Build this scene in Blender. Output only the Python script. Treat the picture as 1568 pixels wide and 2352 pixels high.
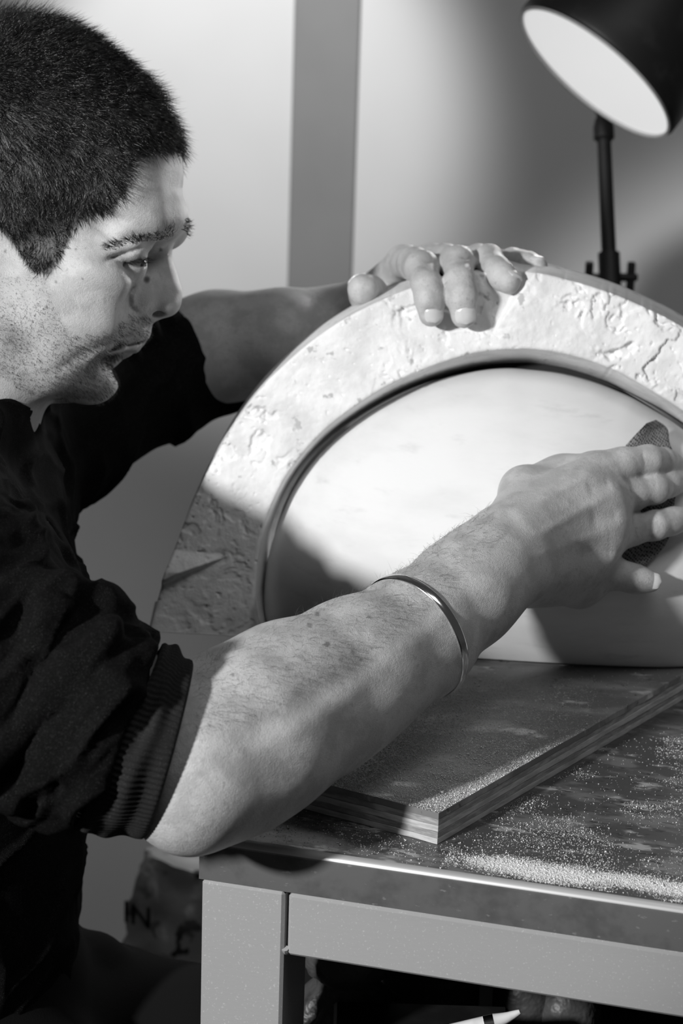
import bpy, math, random
import numpy as np
from mathutils import Vector, Matrix

for _o in list(bpy.data.objects):
    bpy.data.objects.remove(_o, do_unlink=True)
SC = bpy.context.scene
COL = SC.collection
RNG = np.random.default_rng(7)
random.seed(7)

# ------------------------------------------------------------------ camera
FPX = 5000.0                       # focal length in pixels of the 1568x2352 frame
TABLE_Z = 0.80
CAM = np.array([0.0, 0.0, TABLE_Z + 0.5246])
PITCH, ROLL = math.radians(16.0), 0.032
_f = np.array([0, math.cos(PITCH), -math.sin(PITCH)])
_u0 = np.array([0, math.sin(PITCH), math.cos(PITCH)])
_r0 = np.array([1.0, 0, 0])
_R = math.cos(ROLL) * _r0 + math.sin(ROLL) * _u0
_U = -math.sin(ROLL) * _r0 + math.cos(ROLL) * _u0

def ray(px, py):
    return _f + (px - 784.0) / FPX * _R - (py - 1176.0) / FPX * _U
def P(px, py, d):
    return CAM + d * ray(px, py)
def on_z(px, py, z):
    r = ray(px, py)
    return CAM + r * ((z - CAM[2]) / r[2])
def to_px(p):
    q = np.asarray(p) - CAM
    d = q @ _f
    return 784 + FPX * (q @ _R) / d, 1176 - FPX * (q @ _U) / d, d

cam_data = bpy.data.cameras.new('camera')
cam_data.sensor_fit = 'VERTICAL'
cam_data.sensor_height = 36.0
cam_data.sensor_width = 24.0
cam_data.lens = FPX * 36.0 / 2352.0
cam_data.clip_start = 0.05
cam_data.dof.use_dof = True
cam_data.dof.focus_distance = 1.29
cam_data.dof.aperture_fstop = 9.0
cam = bpy.data.objects.new('camera', cam_data)
COL.objects.link(cam)
cam.matrix_world = Matrix(((_R[0], _U[0], -_f[0], CAM[0]), (_R[1], _U[1], -_f[1], CAM[1]),
                           (_R[2], _U[2], -_f[2], CAM[2]), (0, 0, 0, 1)))
SC.camera = cam

# ------------------------------------------------------------------ world, lights, exposure
SC.view_settings.view_transform = 'Standard'
SC.view_settings.look = 'None'
SC.view_settings.exposure = 0.0
SC.view_settings.gamma = 1.0
SC.view_settings.use_curve_mapping = False
world = bpy.data.worlds.new('world')
SC.world = world
world.use_nodes = True
world.node_tree.nodes['Background'].inputs[0].default_value = (0.5, 0.5, 0.5, 1)
world.node_tree.nodes['Background'].inputs[1].default_value = 0.09

def aim(o, loc, target):
    d = Vector(target) - Vector(loc)
    o.location = loc
    o.rotation_euler = d.to_track_quat('-Z', 'Y').to_euler()

def spot(name, loc, target, watt, cone, blend, radius):
    l = bpy.data.lights.new(name, 'SPOT')
    l.energy = watt
    l.spot_size = math.radians(cone)
    l.spot_blend = blend
    l.shadow_soft_size = radius
    o = bpy.data.objects.new(name, l)
    COL.objects.link(o)
    aim(o, loc, target)
    return o

# studio flash, left of the camera and above it
KEY_T = np.array([0.01, 1.36, 0.925])
KEY_AZ, KEY_EL, KEY_D = math.radians(40), math.radians(19.5), 2.4
KEY_POS = KEY_T + KEY_D * np.array([-math.sin(KEY_AZ) * math.cos(KEY_EL), -math.cos(KEY_AZ) * math.cos(KEY_EL), math.sin(KEY_EL)])
spot('key_spot', KEY_POS, KEY_T, 270, 21.5, 0.25, 0.07)
# added spot out of view behind the man, brightening the wall
spot('wall_spot', P(330, -1000, 1.62), P(560, 230, 2.42), 24, 39, 0.55, 0.05)

# added soft fill above the table, lifting the shadowed parts
_cl = bpy.data.lights.new('overhead_fill', 'AREA')
_cl.shape = 'RECTANGLE'; _cl.size = 1.2; _cl.size_y = .5; _cl.energy = 6.5
_co = bpy.data.objects.new('overhead_fill', _cl)
COL.objects.link(_co)
aim(_co, (0.55, 0.70, 2.55), (0.1, 1.3, 0.8))

# ------------------------------------------------------------------ noise
def _hash(ix, iy, iz, seed):
    h = (ix.astype(np.int64) * 374761393 + iy.astype(np.int64) * 668265263 + iz.astype(np.int64) * 2147483647 + seed * 974711) & 0xffffffff
    h = ((h ^ (h >> 13)) * 1274126177) & 0xffffffff
    h = h ^ (h >> 16)
    return (h & 0xffff).astype(np.float64) / 65535.0
def vnoise(p, seed=0):
    p = np.asarray(p, float)
    i = np.floor(p)
    t = p - i
    t = t * t * t * (t * (t * 6 - 15) + 10)
    i = i.astype(np.int64)
    out = 0
    for dx in (0, 1):
        wx = t[..., 0] if dx else 1 - t[..., 0]
        for dy in (0, 1):
            wy = t[..., 1] if dy else 1 - t[..., 1]
            for dz in (0, 1):
                wz = t[..., 2] if dz else 1 - t[..., 2]
                out = out + wx * wy * wz * _hash(i[..., 0] + dx, i[..., 1] + dy, i[..., 2] + dz, seed)
    return out * 2 - 1
def fbm(p, octaves=4, seed=0, gain=0.5):
    p = np.asarray(p, float)
    a, s, out = 1.0, 0.0, 0
    for k in range(octaves):
        out = out + a * vnoise(p * 2 ** k, seed + 17 * k)
        s += a
        a *= gain
    return out / s

# ------------------------------------------------------------------ objects
def finish(o, label=None, cat=None, group=None, kind=None):
    if label: o['label'] = label
    if cat: o['category'] = cat
    if group: o['group'] = group
    if kind: o['kind'] = kind
    return o
def mesh_obj(name, verts, faces, mat, parent=None, smooth=True, **tags):
    me = bpy.data.meshes.new(name)
    me.from_pydata([tuple(map(float, v)) for v in verts], [], [tuple(map(int, f)) for f in faces])
    return _wrap(name, me, mat, parent, smooth, **tags)
def mesh_np(name, V, Q, mat, parent=None, smooth=True, **tags):
    V = np.asarray(V, np.float32); Q = np.asarray(Q, np.int32)
    me = bpy.data.meshes.new(name)
    n = Q.shape[1]
    me.vertices.add(len(V)); me.vertices.foreach_set('co', V.ravel())
    me.loops.add(Q.size); me.loops.foreach_set('vertex_index', Q.ravel())
    me.polygons.add(len(Q))
    me.polygons.foreach_set('loop_start', np.arange(0, Q.size, n, dtype=np.int32))
    me.update(calc_edges=True)
    me.validate()
    return _wrap(name, me, mat, parent, smooth, **tags)
def _wrap(name, me, mat, parent, smooth, **tags):
    if smooth is True:
        me.polygons.foreach_set('use_smooth', np.ones(len(me.polygons), bool))
    if mat: me.materials.append(mat)
    o = bpy.data.objects.new(name, me)
    COL.objects.link(o)
    if smooth == 'auto':
        me.polygons.foreach_set('use_smooth', np.ones(len(me.polygons), bool))
        me.set_sharp_from_angle(angle=math.radians(35))
    if parent: o.parent = parent
    return finish(o, **tags)
def empty(name, loc=(0, 0, 0), rotz=0.0, **tags):
    o = bpy.data.objects.new(name, None)
    o.empty_display_size = 0.05
    COL.objects.link(o)
    o.location = loc
    o.rotation_euler = (0, 0, rotz)
    return finish(o, **tags)

class MB:
    """collects boxes, tubes, lathes into one mesh"""
    def __init__(s): s.v = []; s.f = []
    def add(s, v, f):
        b = len(s.v)
        s.v += [tuple(map(float, q)) for q in v]
        s.f += [tuple(int(i) + b for i in q) for q in f]
        return s
    def box(s, lo, hi, bevel=0.0):
        lo = np.array(lo, float); hi = np.array(hi, float)
        if bevel <= 0:
            v = [(x, y, z) for z in (lo[2], hi[2]) for y in (lo[1], hi[1]) for x in (lo[0], hi[0])]
            return s.add(v, [(0, 2, 3, 1), (4, 5, 7, 6), (0, 1, 5, 4), (2, 6, 7, 3), (0, 4, 6, 2), (1, 3, 7, 5)])
        v = []; idx = {}
        for sx in (0, 1):
            for sy in (0, 1):
                for sz in (0, 1):
                    c = np.array([hi[0] if sx else lo[0], hi[1] if sy else lo[1], hi[2] if sz else lo[2]])
                    g = np.array([-1 if sx else 1, -1 if sy else 1, -1 if sz else 1]) * bevel
                    for ax in range(3):
                        q = c + g; q[ax] = c[ax]
                        idx[(sx, sy, sz, ax)] = len(v); v.append(q)
        f = []
        for ax in range(3):
            a, b = [k for k in range(3) if k != ax]
            for sd in (0, 1):
                q = []
                for (i, j) in ((0, 0), (1, 0), (1, 1), (0, 1)):
                    k = [0, 0, 0]; k[ax] = sd; k[a] = i; k[b] = j
                    q.append(idx[(*k, ax)])
                flip = (sd == 0) ^ (ax == 1)
                f.append(tuple(q[::-1]) if flip else tuple(q))
        for ax in range(3):
            a, b = [k for k in range(3) if k != ax]
            for i in (0, 1):
                for j in (0, 1):
                    k0 = [0, 0, 0]; k0[a] = i; k0[b] = j; k1 = list(k0); k1[ax] = 1
                    q = (idx[(*k0, a)], idx[(*k1, a)], idx[(*k1, b)], idx[(*k0, b)])
                    f.append(q)
        for sx in (0, 1):
            for sy in (0, 1):
                for sz in (0, 1):
                    f.append(tuple(idx[(sx, sy, sz, ax)] for ax in range(3)))
        return s.add(v, f)
    def tube(s, pts, radii, n=16, cap=True):
        V, F = tube_geo(pts, radii, n, cap)
        return s.add(V, F)
    def lathe(s, prof, origin, axis, n=48):
        o = np.array(origin, float); ax = np.array(axis, float); ax /= np.linalg.norm(ax)
        t = np.array([1, 0, 0]) if abs(ax[0]) < .8 else np.array([0, 1, 0])
        a = np.cross(ax, t); a /= np.linalg.norm(a); b = np.cross(ax, a)
        v = []; f = []
        m = len(prof)
        for (r, h) in prof:
            for k in range(n):
                t = 2 * math.pi * k / n
                v.append(o + ax * h + r * (math.cos(t) * a + math.sin(t) * b))
        for i in range(m - 1):
            for k in range(n):
                k2 = (k + 1) % n
                f.append((i * n + k, i * n + k2, (i + 1) * n + k2, (i + 1) * n + k))
        if prof[0][0] > 1e-6: f.append(tuple(range(n))[::-1])
        if prof[-1][0] > 1e-6: f.append(tuple((m - 1) * n + k for k in range(n)))
        return s.add(v, f)
    def build(s, name, mat, parent=None, smooth='auto', **tags):
        o = mesh_obj(name, s.v, s.f, mat, parent, smooth, **tags)
        import bmesh
        bm = bmesh.new(); bm.from_mesh(o.data)
        bmesh.ops.recalc_face_normals(bm, faces=bm.faces)
        bm.to_mesh(o.data); bm.free()
        return o

def frames(pts):
    pts = np.asarray(pts, float)
    T = np.gradient(pts, axis=0)
    T /= np.linalg.norm(T, axis=1)[:, None] + 1e-12
    n = np.array([0, 0, 1.0]) if abs(T[0][2]) < .9 else np.array([1.0, 0, 0])
    N = []; 
    for t in T:
        n = n - t * (n @ t); n = n / (np.linalg.norm(n) + 1e-12)
        N.append(n)
    N = np.array(N)
    return T, N, np.cross(T, N)
def tube_geo(pts, radii, n=16, cap=True):
    pts = np.asarray(pts, float)
    radii = np.broadcast_to(np.asarray(radii, float), (len(pts),))
    T, N, B = frames(pts)
    V = []; F = []
    for i in range(len(pts)):
        for k in range(n):
            t = 2 * math.pi * k / n
            V.append(pts[i] + radii[i] * (math.cos(t) * N[i] + math.sin(t) * B[i]))
    for i in range(len(pts) - 1):
        for k in range(n):
            k2 = (k + 1) % n
            F.append((i * n + k, i * n + k2, (i + 1) * n + k2, (i + 1) * n + k))
    if cap:
        F.append(tuple(range(n))[::-1]); F.append(tuple((len(pts) - 1) * n + k for k in range(n)))
    return V, F
def spline(pts, n):
    """Catmull-Rom through pts, n samples"""
    pts = np.asarray(pts, float)
    m = len(pts)
    t = np.linspace(0, m - 1, n)
    i = np.clip(t.astype(int), 0, m - 2)
    u = (t - i)[:, None]
    p0 = pts[np.clip(i - 1, 0, m - 1)]; p1 = pts[i]; p2 = pts[i + 1]; p3 = pts[np.clip(i + 2, 0, m - 1)]
    return .5 * ((2 * p1) + (-p0 + p2) * u + (2 * p0 - 5 * p1 + 4 * p2 - p3) * u ** 2 + (-p0 + 3 * p1 - 3 * p2 + p3) * u ** 3)
def resample(c, n):
    c = np.asarray(c, float)
    s = np.concatenate([[0], np.cumsum(np.linalg.norm(np.diff(c, axis=0), axis=1))])
    t = np.linspace(0, s[-1], n)
    return np.stack([np.interp(t, s, c[:, k]) for k in range(c.shape[1])], 1)

# ------------------------------------------------------------------ materials
def mat(name, v, rough=.6, metal=0.0, spec=.4, layers=(), bump=(), coord='Object', emit=None):
    """grey procedural material. layers: (scale, detail, lo, hi, value, stretch) noise masks that blend towards a grey value
    bump: (scale, detail, strength, distance, stretch)"""
    m = bpy.data.materials.new(name)
    m.use_nodes = True
    nt = m.node_tree
    b = nt.nodes['Principled BSDF']
    b.inputs['Base Color'].default_value = (v, v, v, 1)
    b.inputs['Roughness'].default_value = rough
    b.inputs['Metallic'].default_value = metal
    b.inputs['Specular IOR Level'].default_value = spec
    tc = nt.nodes.new('ShaderNodeTexCoord')
    def noise(scale, detail, stretch, off=0.0):
        mp = nt.nodes.new('ShaderNodeMapping')
        mp.inputs['Scale'].default_value = stretch
        mp.inputs['Location'].default_value = (off, off * .7, off * 1.3)
        nt.links.new(tc.outputs[coord], mp.inputs[0])
        n = nt.nodes.new('ShaderNodeTexNoise')
        n.inputs['Scale'].default_value = scale
        n.inputs['Detail'].default_value = detail
        n.inputs['Roughness'].default_value = .6
        nt.links.new(mp.outputs[0], n.inputs['Vector'])
        return n
    col = None
    for k, L in enumerate(layers):
        scale, detail, lo, hi, val = L[:5]
        st = L[5] if len(L) > 5 else (1, 1, 1)
        n = noise(scale, detail, st, 3.1 * k)
        r = nt.nodes.new('ShaderNodeMapRange')
        r.inputs['From Min'].default_value = lo
        r.inputs['From Max'].default_value = hi
        r.interpolation_type = 'SMOOTHSTEP'
        nt.links.new(n.outputs['Fac'], r.inputs['Value'])
        mx = nt.nodes.new('ShaderNodeMix')
        mx.data_type = 'RGBA'
        nt.links.new(r.outputs[0], mx.inputs['Factor'])
        if col is None: mx.inputs['A'].default_value = (v, v, v, 1)
        else: nt.links.new(col, mx.inputs['A'])
        mx.inputs['B'].default_value = (val, val, val, 1)
        col = mx.outputs['Result']
    if col is not None: nt.links.new(col, b.inputs['Base Color'])
    prev = None
    for k, L in enumerate(bump):
        scale, detail, strength, dist = L[:4]
        st = L[4] if len(L) > 4 else (1, 1, 1)
        n = noise(scale, detail, st, 9.7 + 5.3 * k)
        bp = nt.nodes.new('ShaderNodeBump')
        bp.inputs['Strength'].default_value = strength
        bp.inputs['Distance'].default_value = dist
        nt.links.new(n.outputs['Fac'], bp.inputs['Height'])
        if prev: nt.links.new(prev, bp.inputs['Normal'])
        prev = bp.outputs[0]
    if prev: nt.links.new(prev, b.inputs['Normal'])
    if emit:
        b.inputs['Emission Color'].default_value = (1, 1, 1, 1)
        b.inputs['Emission Strength'].default_value = emit
    return m

M = {}
M['wall'] = mat('wall_paint', .84, .9, layers=((3, 3, .35, .7, .78),), bump=((900, 2, .25, .001),))
M['strip'] = mat('wall_strip_paint', .30, .8, layers=((5, 3, .4, .7, .27),), bump=((900, 2, .25, .001),))
M['floor'] = mat('floor_concrete', .10, .8, layers=((8, 4, .4, .7, .06),))
M['plaster'] = mat('plaster', .84, .85, spec=.2, layers=((26, 5, .42, .62, .70), (11, 4, .62, .68, .40), (70, 3, .64, .70, .5)),
                   bump=((420, 4, .35, .0012), (90, 5, .25, .002)))
M['dome'] = mat('sanded_plaster', .76, .8, spec=.25, layers=((9, 5, .4, .7, .68, (1, 1, 3)), (26, 5, .56, .78, .62, (1, 1, 4))),
                bump=((300, 4, .12, .0008, (1, 1, 4)),))
M['rail'] = mat('painted_steel', .32, .55, spec=.5, layers=((700, 2, .62, .7, .42), (40, 3, .72, .76, .6)), bump=((500, 3, .15, .0004, (.3, 1, 1)),))
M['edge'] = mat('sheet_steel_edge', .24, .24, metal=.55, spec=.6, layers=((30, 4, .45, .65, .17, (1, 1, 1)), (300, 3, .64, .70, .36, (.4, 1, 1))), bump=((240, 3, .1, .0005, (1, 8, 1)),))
M['fold'] = mat('fold_edge_highlight', .50, .36, metal=.5, spec=.6, layers=((200, 3, .55, .7, .5, (.3, 1, 1)),))  # lighter grey paints the light's highlight along the rounded edge
M['steel'] = mat('worn_sheet_steel', .10, .34, metal=.4, spec=.5, layers=((14, 5, .50, .62, .22, (1.2, 3, 1)), (34, 5, .57, .68, .50, (1, 2.4, 1)), (110, 4, .60, .66, .05, (1, 3, 1))),
                 bump=((240, 3, .1, .0005, (1, 8, 1)),))
M['ply'] = mat('plywood_light', .52, .75, layers=((60, 4, .4, .65, .36, (1, 1, 6)),), bump=((300, 3, .3, .0006),))
M['ply_dark'] = mat('plywood_dark', .24, .8, layers=((70, 4, .4, .65, .40, (1, 1, 6)),), bump=((300, 3, .3, .0006),))
M['ply_top'] = mat('plywood_top_worn', .17, .6, layers=((9, 5, .46, .64, .34, (1.0, 2.2, 1)), (22, 5, .58, .70, .62, (1, 2, 1)), (160, 3, .62, .7, .10)),
                   bump=((220, 4, .3, .0006, (1, 4, 1)),))
M['dust'] = mat('plaster_dust', .82, .95, spec=.1)
M['black'] = mat('black_metal', .009, .5, spec=.3, layers=((30, 3, .5, .7, .016),))
M['chrome'] = mat('silver', .72, .16, metal=1.0, bump=((500, 2, .08, .0003, (1, 1, 1)),))
# ------------------------------------------------------------------ the setting
WALL_Y = P(784, 400, 2.42)[1]
mesh_obj('wall_back', [(-3.2, WALL_Y, 0), (3.0, WALL_Y, 0), (3.0, WALL_Y, 3.0), (-3.2, WALL_Y, 3.0)], [(0, 1, 2, 3)], M['wall'], smooth=False,
         kind='structure', label='pale workshop wall behind the man and the lamp')
mesh_obj('floor', [(-3.2, -2.5, 0), (3.0, -2.5, 0), (3.0, WALL_Y, 0), (-3.2, WALL_Y, 0)], [(0, 1, 2, 3)], M['floor'], smooth=False,
         kind='structure', label='dark concrete workshop floor')
def wall_x(px, py):
    r = ray(px, py)
    return (CAM + r * ((WALL_Y - .005 - CAM[1]) / r[1]))
xa, xb = wall_x(668, 330)[0], wall_x(818, 330)[0]
MB().box((xa, WALL_Y - .005, 0), (xb, WALL_Y + .01, 3.0), .002).build('trim_1', M['strip'], kind='structure',
         label='grey vertical wall strip between two pale wall fields')

# ------------------------------------------------------------------ metal table
T0 = on_z(458, 1921, TABLE_Z)          # front left corner of the top
T1 = on_z(1568, 2084, TABLE_Z)
TROT = math.atan2(T1[1] - T0[1], T1[0] - T0[0])
table = empty('metal_table', (T0[0], T0[1], 0), TROT, label='grey steel worktable with a worn sheet metal top', cat='table')
TW, TD = 1.25, 0.62
# top: folded sheet, rounded front edge, local x right, y back, z up
def table_top():
    prof = [(0.004, TABLE_Z - .027), (0.0, TABLE_Z - .0265)]
    r = .005
    for k in range(7):
        a = math.pi * (1 - k / 12.0)
        prof.append((r + r * math.cos(a), TABLE_Z - r + r * math.sin(a)))
    full = list(prof)
    for k in range(1, 8):
        full.append((r + (TD - 2 * r) * k / 8, TABLE_Z))
    for (y, z) in prof[::-1]:
        full.append((TD - y, z))
    xs = [0.0, .0015] + list(np.linspace(.02, TW - .02, 24)) + [TW - .0015, TW]
    v = []; f = []
    m = len(full)
    for i, x in enumerate(xs):
        for (y, z) in full:
            v.append((x, y, z))
    for i in range(len(xs) - 1):
        for k in range(m - 1):
            f.append((i * m + k, (i + 1) * m + k, (i + 1) * m + k + 1, i * m + k + 1))
    for i in (0, len(xs) - 1):
        f.append(tuple(i * m + k for k in range(m)))
    b = MB(); b.add(v, f)
    return b
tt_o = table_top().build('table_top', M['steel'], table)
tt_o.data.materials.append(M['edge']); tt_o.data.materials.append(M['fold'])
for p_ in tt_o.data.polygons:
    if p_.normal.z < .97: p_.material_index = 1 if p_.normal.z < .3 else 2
LEG, ZR = .050, TABLE_Z - .028
leg_bm = lambda x, y: MB().box((x, y, 0), (x + LEG, y + LEG, ZR), .0018)
for (x, y) in ((.001, .002), (TW - LEG - .001, .002), (.001, TD - LEG - .002), (TW - LEG - .001, TD - LEG - .002)):
    leg_bm(x, y).build('leg', M['rail'], table)
RH = .040
MB().box((LEG + .003, .003, ZR - RH), (TW - LEG - .003, .043, ZR - .001), .0018).build('front_rail', M['rail'], table)
MB().box((LEG + .003, TD - .043, ZR - RH), (TW - LEG - .003, TD - .003, ZR - .001), .0018).build('back_rail', M['rail'], table)
for x in (.003, TW - .043):
    MB().box((x, LEG + .003, ZR - RH), (x + .040, TD - LEG - .003, ZR - .001), .0018).build('side_rail', M['rail'], table)
# weld beads where the front rail meets the legs
for x in (LEG + .0015, TW - LEG - .0015):
    MB().tube(spline([(x, .004, ZR - RH + .004), (x, .006, ZR - RH + .001), (x + .002, .010, ZR - RH - .0005)], 6), .0022, 8).build('weld_bead', M['rail'], table)
# lower shelf under the table
SHZ = .535
MB().box((.06, .06, SHZ - .015), (TW - .06, TD - .03, SHZ), .002).build('lower_shelf', M['black'], table)
MB().box((LEG + .004, TD - .028, SHZ), (TW - LEG - .004, TD - .022, ZR - RH), .001).build('back_panel', M['black'], table)
for x in (TW - .026,):
    MB().box((x, .06, SHZ), (x + .006, TD - .06, ZR - RH), .001).build('side_panel', M['black'], table)

# ------------------------------------------------------------------ plywood board
BT = .0194
BZ = TABLE_Z + BT
B0 = on_z(1007, 1868, BZ)
Bl = on_z(722, 1794, BZ); Br = on_z(1568, 1549, BZ)
e_l = (Bl - B0); e_l[2] = 0; e_l /= np.linalg.norm(e_l)
e_r = (Br - B0); e_r[2] = 0; e_r /= np.linalg.norm(e_r)
e_perp = np.array([e_l[1], -e_l[0], 0.0]); e_perp *= np.sign(e_perp @ e_r)
board = empty('plywood_board', (B0[0], B0[1], TABLE_Z), 0, label='thick plywood board lying dusty on the metal table', cat='board')
LL, LR = .165, .52
def board_layer(z0, z1, ins, jitter, seed):
    # outline with slightly ragged edges, in board-local coordinates
    n = 60
    c = []
    corners = [np.zeros(3), e_r * LR, e_r * LR + e_l * LL, e_l * LL]
    for k in range(4):
        a, b = corners[k], corners[(k + 1) % 4]
        for t in np.linspace(0, 1, n, endpoint=False):
            c.append(a + (b - a) * t)
    c = np.array(c)
    ctr = (corners[0] + corners[2]) / 2
    d = c - ctr; d /= np.linalg.norm(d, axis=1)[:, None]
    j = ins + jitter * fbm(c * 90 + seed, 3, seed)
    c = c - d * j[:, None]
    m = len(c)
    v = [(x, y, z0) for x, y, _ in c] + [(x, y, z1) for x, y, _ in c]
    f = [(k, (k + 1) % m, m + (k + 1) % m, m + k) for k in range(m)]
    f += [tuple(range(m))[::-1], tuple(range(m, 2 * m))]
    return MB().add(v, f)
NPLY = 5
for k in range(NPLY):
    z0, z1 = BT * k / NPLY, BT * (k + 1) / NPLY - (.0003 if k < NPLY - 1 else 0)
    mm = M['ply_top'] if k == NPLY - 1 else (M['ply_dark'] if k % 2 else M['ply'])
    o = board_layer(z0 + (.0002 if k == 0 else 0), z1, .0004 if k % 2 else 0.0, .0006, 3 + k).build('veneer_layer', mm, board)
    if k == NPLY - 1:
        o['label'] = 'worn dark top veneer'

# ------------------------------------------------------------------ plaster mould: plane frame
_A = on_z(470, 1462, BZ); _Bp = on_z(1300, 1514, BZ)
m1 = _Bp - _A; m1[2] = 0; m1 /= np.linalg.norm(m1)
MTILT = math.radians(9.5)
mn = np.array([m1[1], -m1[0], 0.0])               # towards the camera
if mn[1] > 0: mn = -mn
m2 = np.array([0, 0, 1.0]) * math.cos(MTILT) - mn * math.sin(MTILT)
mn = mn * math.cos(MTILT) + np.array([0, 0, 1.0]) * math.sin(MTILT)
MO = _A.copy()
def mould_uv(px, py, w=0.0):
    r = ray(px, py)
    o = MO + mn * w
    t = ((o - CAM) @ mn) / (r @ mn)
    q = CAM + r * t - o
    return np.array([q @ m1, q @ m2])
def mould_pt(u, v, w):
    return MO + np.multiply.outer(u, m1) + np.multiply.outer(v, m2) + np.multiply.outer(w, mn)
def face_depth(px, py, w=0.0):
    r = ray(px, py)
    return ((MO + mn * w - CAM) @ mn) / (r @ mn)
out_px = [(341, 1440), (371, 1344), (400, 1262), (432, 1176), (473, 1088), (526, 990), (587, 905), (650, 840), (720, 780), (800, 727), (900, 678), (1000, 645), (1090, 628), (1165, 623), (1240, 628), (1304, 643), (1391, 669), (1471, 702), (1568, 752), (1680, 835), (1780, 935), (1860, 1040), (1925, 1160), (1970, 1280), (2000, 1400), (2010, 1500)]
in_px = [(600, 1452), (588, 1400), (587, 1344), (600, 1230), (649, 1107), (720, 1013), (800, 944), (900, 881), (1000, 838), (1090, 811), (1183, 801), (1245, 804), (1308, 815), (1384, 839), (1445, 867), (1568, 944), (1650, 1020), (1710, 1110), (1750, 1210), (1770, 1320), (1772, 1400), (1765, 1490)]
def mirror_curve(px):
    c = np.array([mould_uv(*q) for q in px])
    c[0, 1] = c[-1, 1] = 0.0
    return spline(c, 900)
NS, NT = 900, 64
OUT = resample(mirror_curve(out_px), NS)
INN = resample(mirror_curve(in_px), NS)
UC = mould_uv(1175, 1000)[0]
RING_D = .066
# notch facets (keys cut into the face): polygons in face coordinates
nA, nB, nC = mould_uv(1096, 629), mould_uv(1232, 622), mould_uv(1130, 768)
kA, kB, kC = mould_uv(385, 1262), mould_uv(372, 1346), mould_uv(527, 1276)
def side(p, a, b):
    return ((b[0] - a[0]) * (p[..., 1] - a[1]) - (b[1] - a[1]) * (p[..., 0] - a[0])) / np.hypot(*(b - a))
def face_relief(p):
    q = np.concatenate([p, np.zeros(p.shape[:-1] + (1,))], -1)
    h = .0011 * fbm(q * 28, 4, 3) + .0005 * fbm(q * 160, 3, 5)
    warp = fbm(q * 45 + 7, 3, 9)[..., None] * .012
    flake = fbm((q + warp) * np.array([52, 52, 1]), 4, 21, .6)
    def sstep(x, a, b):
        t = np.clip((x - a) / (b - a), 0, 1)
        return t * t * (3 - 2 * t)
    zone = sstep(fbm(q * 14 + 3, 3, 31), -.25, .25)
    h -= .0022 * sstep(flake, .05, .13) * zone
    h -= .0017 * sstep(fbm((q + warp) * 95, 3, 44), .22, .30) * zone
    h = h * (.30 + .70 * sstep(p[..., 1], .06, .14))
    pit = vnoise(q * 420, 77)
    h -= .0016 * sstep(pit, .86, .97)
    # key notch under the left hand: floor falls from its left edge to a steep right wall
    dl = side(p, nA, nC); dr = -side(p, nB, nC)
    s1 = np.where((dl > 0) & (dr > 0), np.minimum(dl * .55, dr * 2.2 + .0005 * flake), 0)
    # flat key near the lower left
    d1 = side(p, kA, kC); d2 = -side(p, kB, kC)
    s2 = np.where((d1 < 0) & (d2 < 0), np.minimum(-d1 * .55, -d2 * 2.2), 0)
    d1 = -d1; d2 = -d2
    return h - np.clip(s1, 0, .03) + np.clip(s2, 0, .008)
def build_ring():
    tt = np.linspace(0, 1, NT)
    face = OUT[:, None, :] * (1 - tt)[None, :, None] + INN[:, None, :] * tt[None, :, None]
    w = face_relief(face)
    # rounded arrises
    edge = np.minimum(tt, 1 - tt) * .07
    w = w - (.0014 * np.exp(-edge / .0011))[None, :]
    T = np.gradient(OUT, axis=0); T /= np.linalg.norm(T, axis=1)[:, None]
    nO = np.stack([-T[:, 1], T[:, 0]], 1)
    T = np.gradient(INN, axis=0); T /= np.linalg.norm(T, axis=1)[:, None]
    nI = np.stack([-T[:, 1], T[:, 0]], 1)
    rows = []
    arc = np.linspace(0, 1, NS)
    flare_o = .0075; flare_i = (.0015 + .0125 * np.clip(INN[:, 1] / INN[:, 1].max(), 0, 1) ** 2.5)[:, None]
    for a in np.linspace(1, .02, 10):
        c = OUT + nO * flare_o * a + 0
        c[:, 1] = np.maximum(c[:, 1], 0)
        q = np.concatenate([c * 30, np.full((NS, 1), a * 2)], 1)
        rows.append((c, w[:, 0] * (1 - a) - RING_D * a + .0006 * fbm(q, 3, 8) * np.sin(math.pi * a)))
    for k in range(NT):
        rows.append((face[:, k], w[:, k]))
    for a in np.linspace(.02, 1, 10):
        c = INN - nI * flare_i * a
        c[:, 1] = np.maximum(c[:, 1], 0)
        rows.append((c, w[:, -1] * (1 - a) - RING_D * a))
    V = []
    for c, ww in rows:
        V.append(mould_pt(c[:, 0], c[:, 1], ww))
    # uneven bottom ends
    m = len(rows)
    V = np.stack(V, 1)                       # NS, m, 3
    base = BZ + .0012
    V[..., 2] = np.maximum(V[..., 2], base)
    for end in (0, -1):
        V[end, :, 2] = base + .0006
    idx = np.arange(NS * m).reshape(NS, m)
    Q = np.stack([idx[:-1, :-1], idx[:-1, 1:], idx[1:, 1:], idx[1:, :-1]], -1).reshape(-1, 4)
    back = np.stack([idx[:-1, -1], idx[:-1, 0], idx[1:, 0], idx[1:, -1]], -1)
    Q = np.vstack([Q, back])
    F = [tuple(q) for q in Q] + [tuple(idx[0]), tuple(idx[-1])]
    b = MB(); b.v = [tuple(v) for v in V.reshape(-1, 3)]; b.f = F
    return b.build('plaster_mould_ring', M['plaster'], smooth=True, label='rough white plaster arch with cut key notches, held from above', cat='mould')
build_ring()

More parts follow.
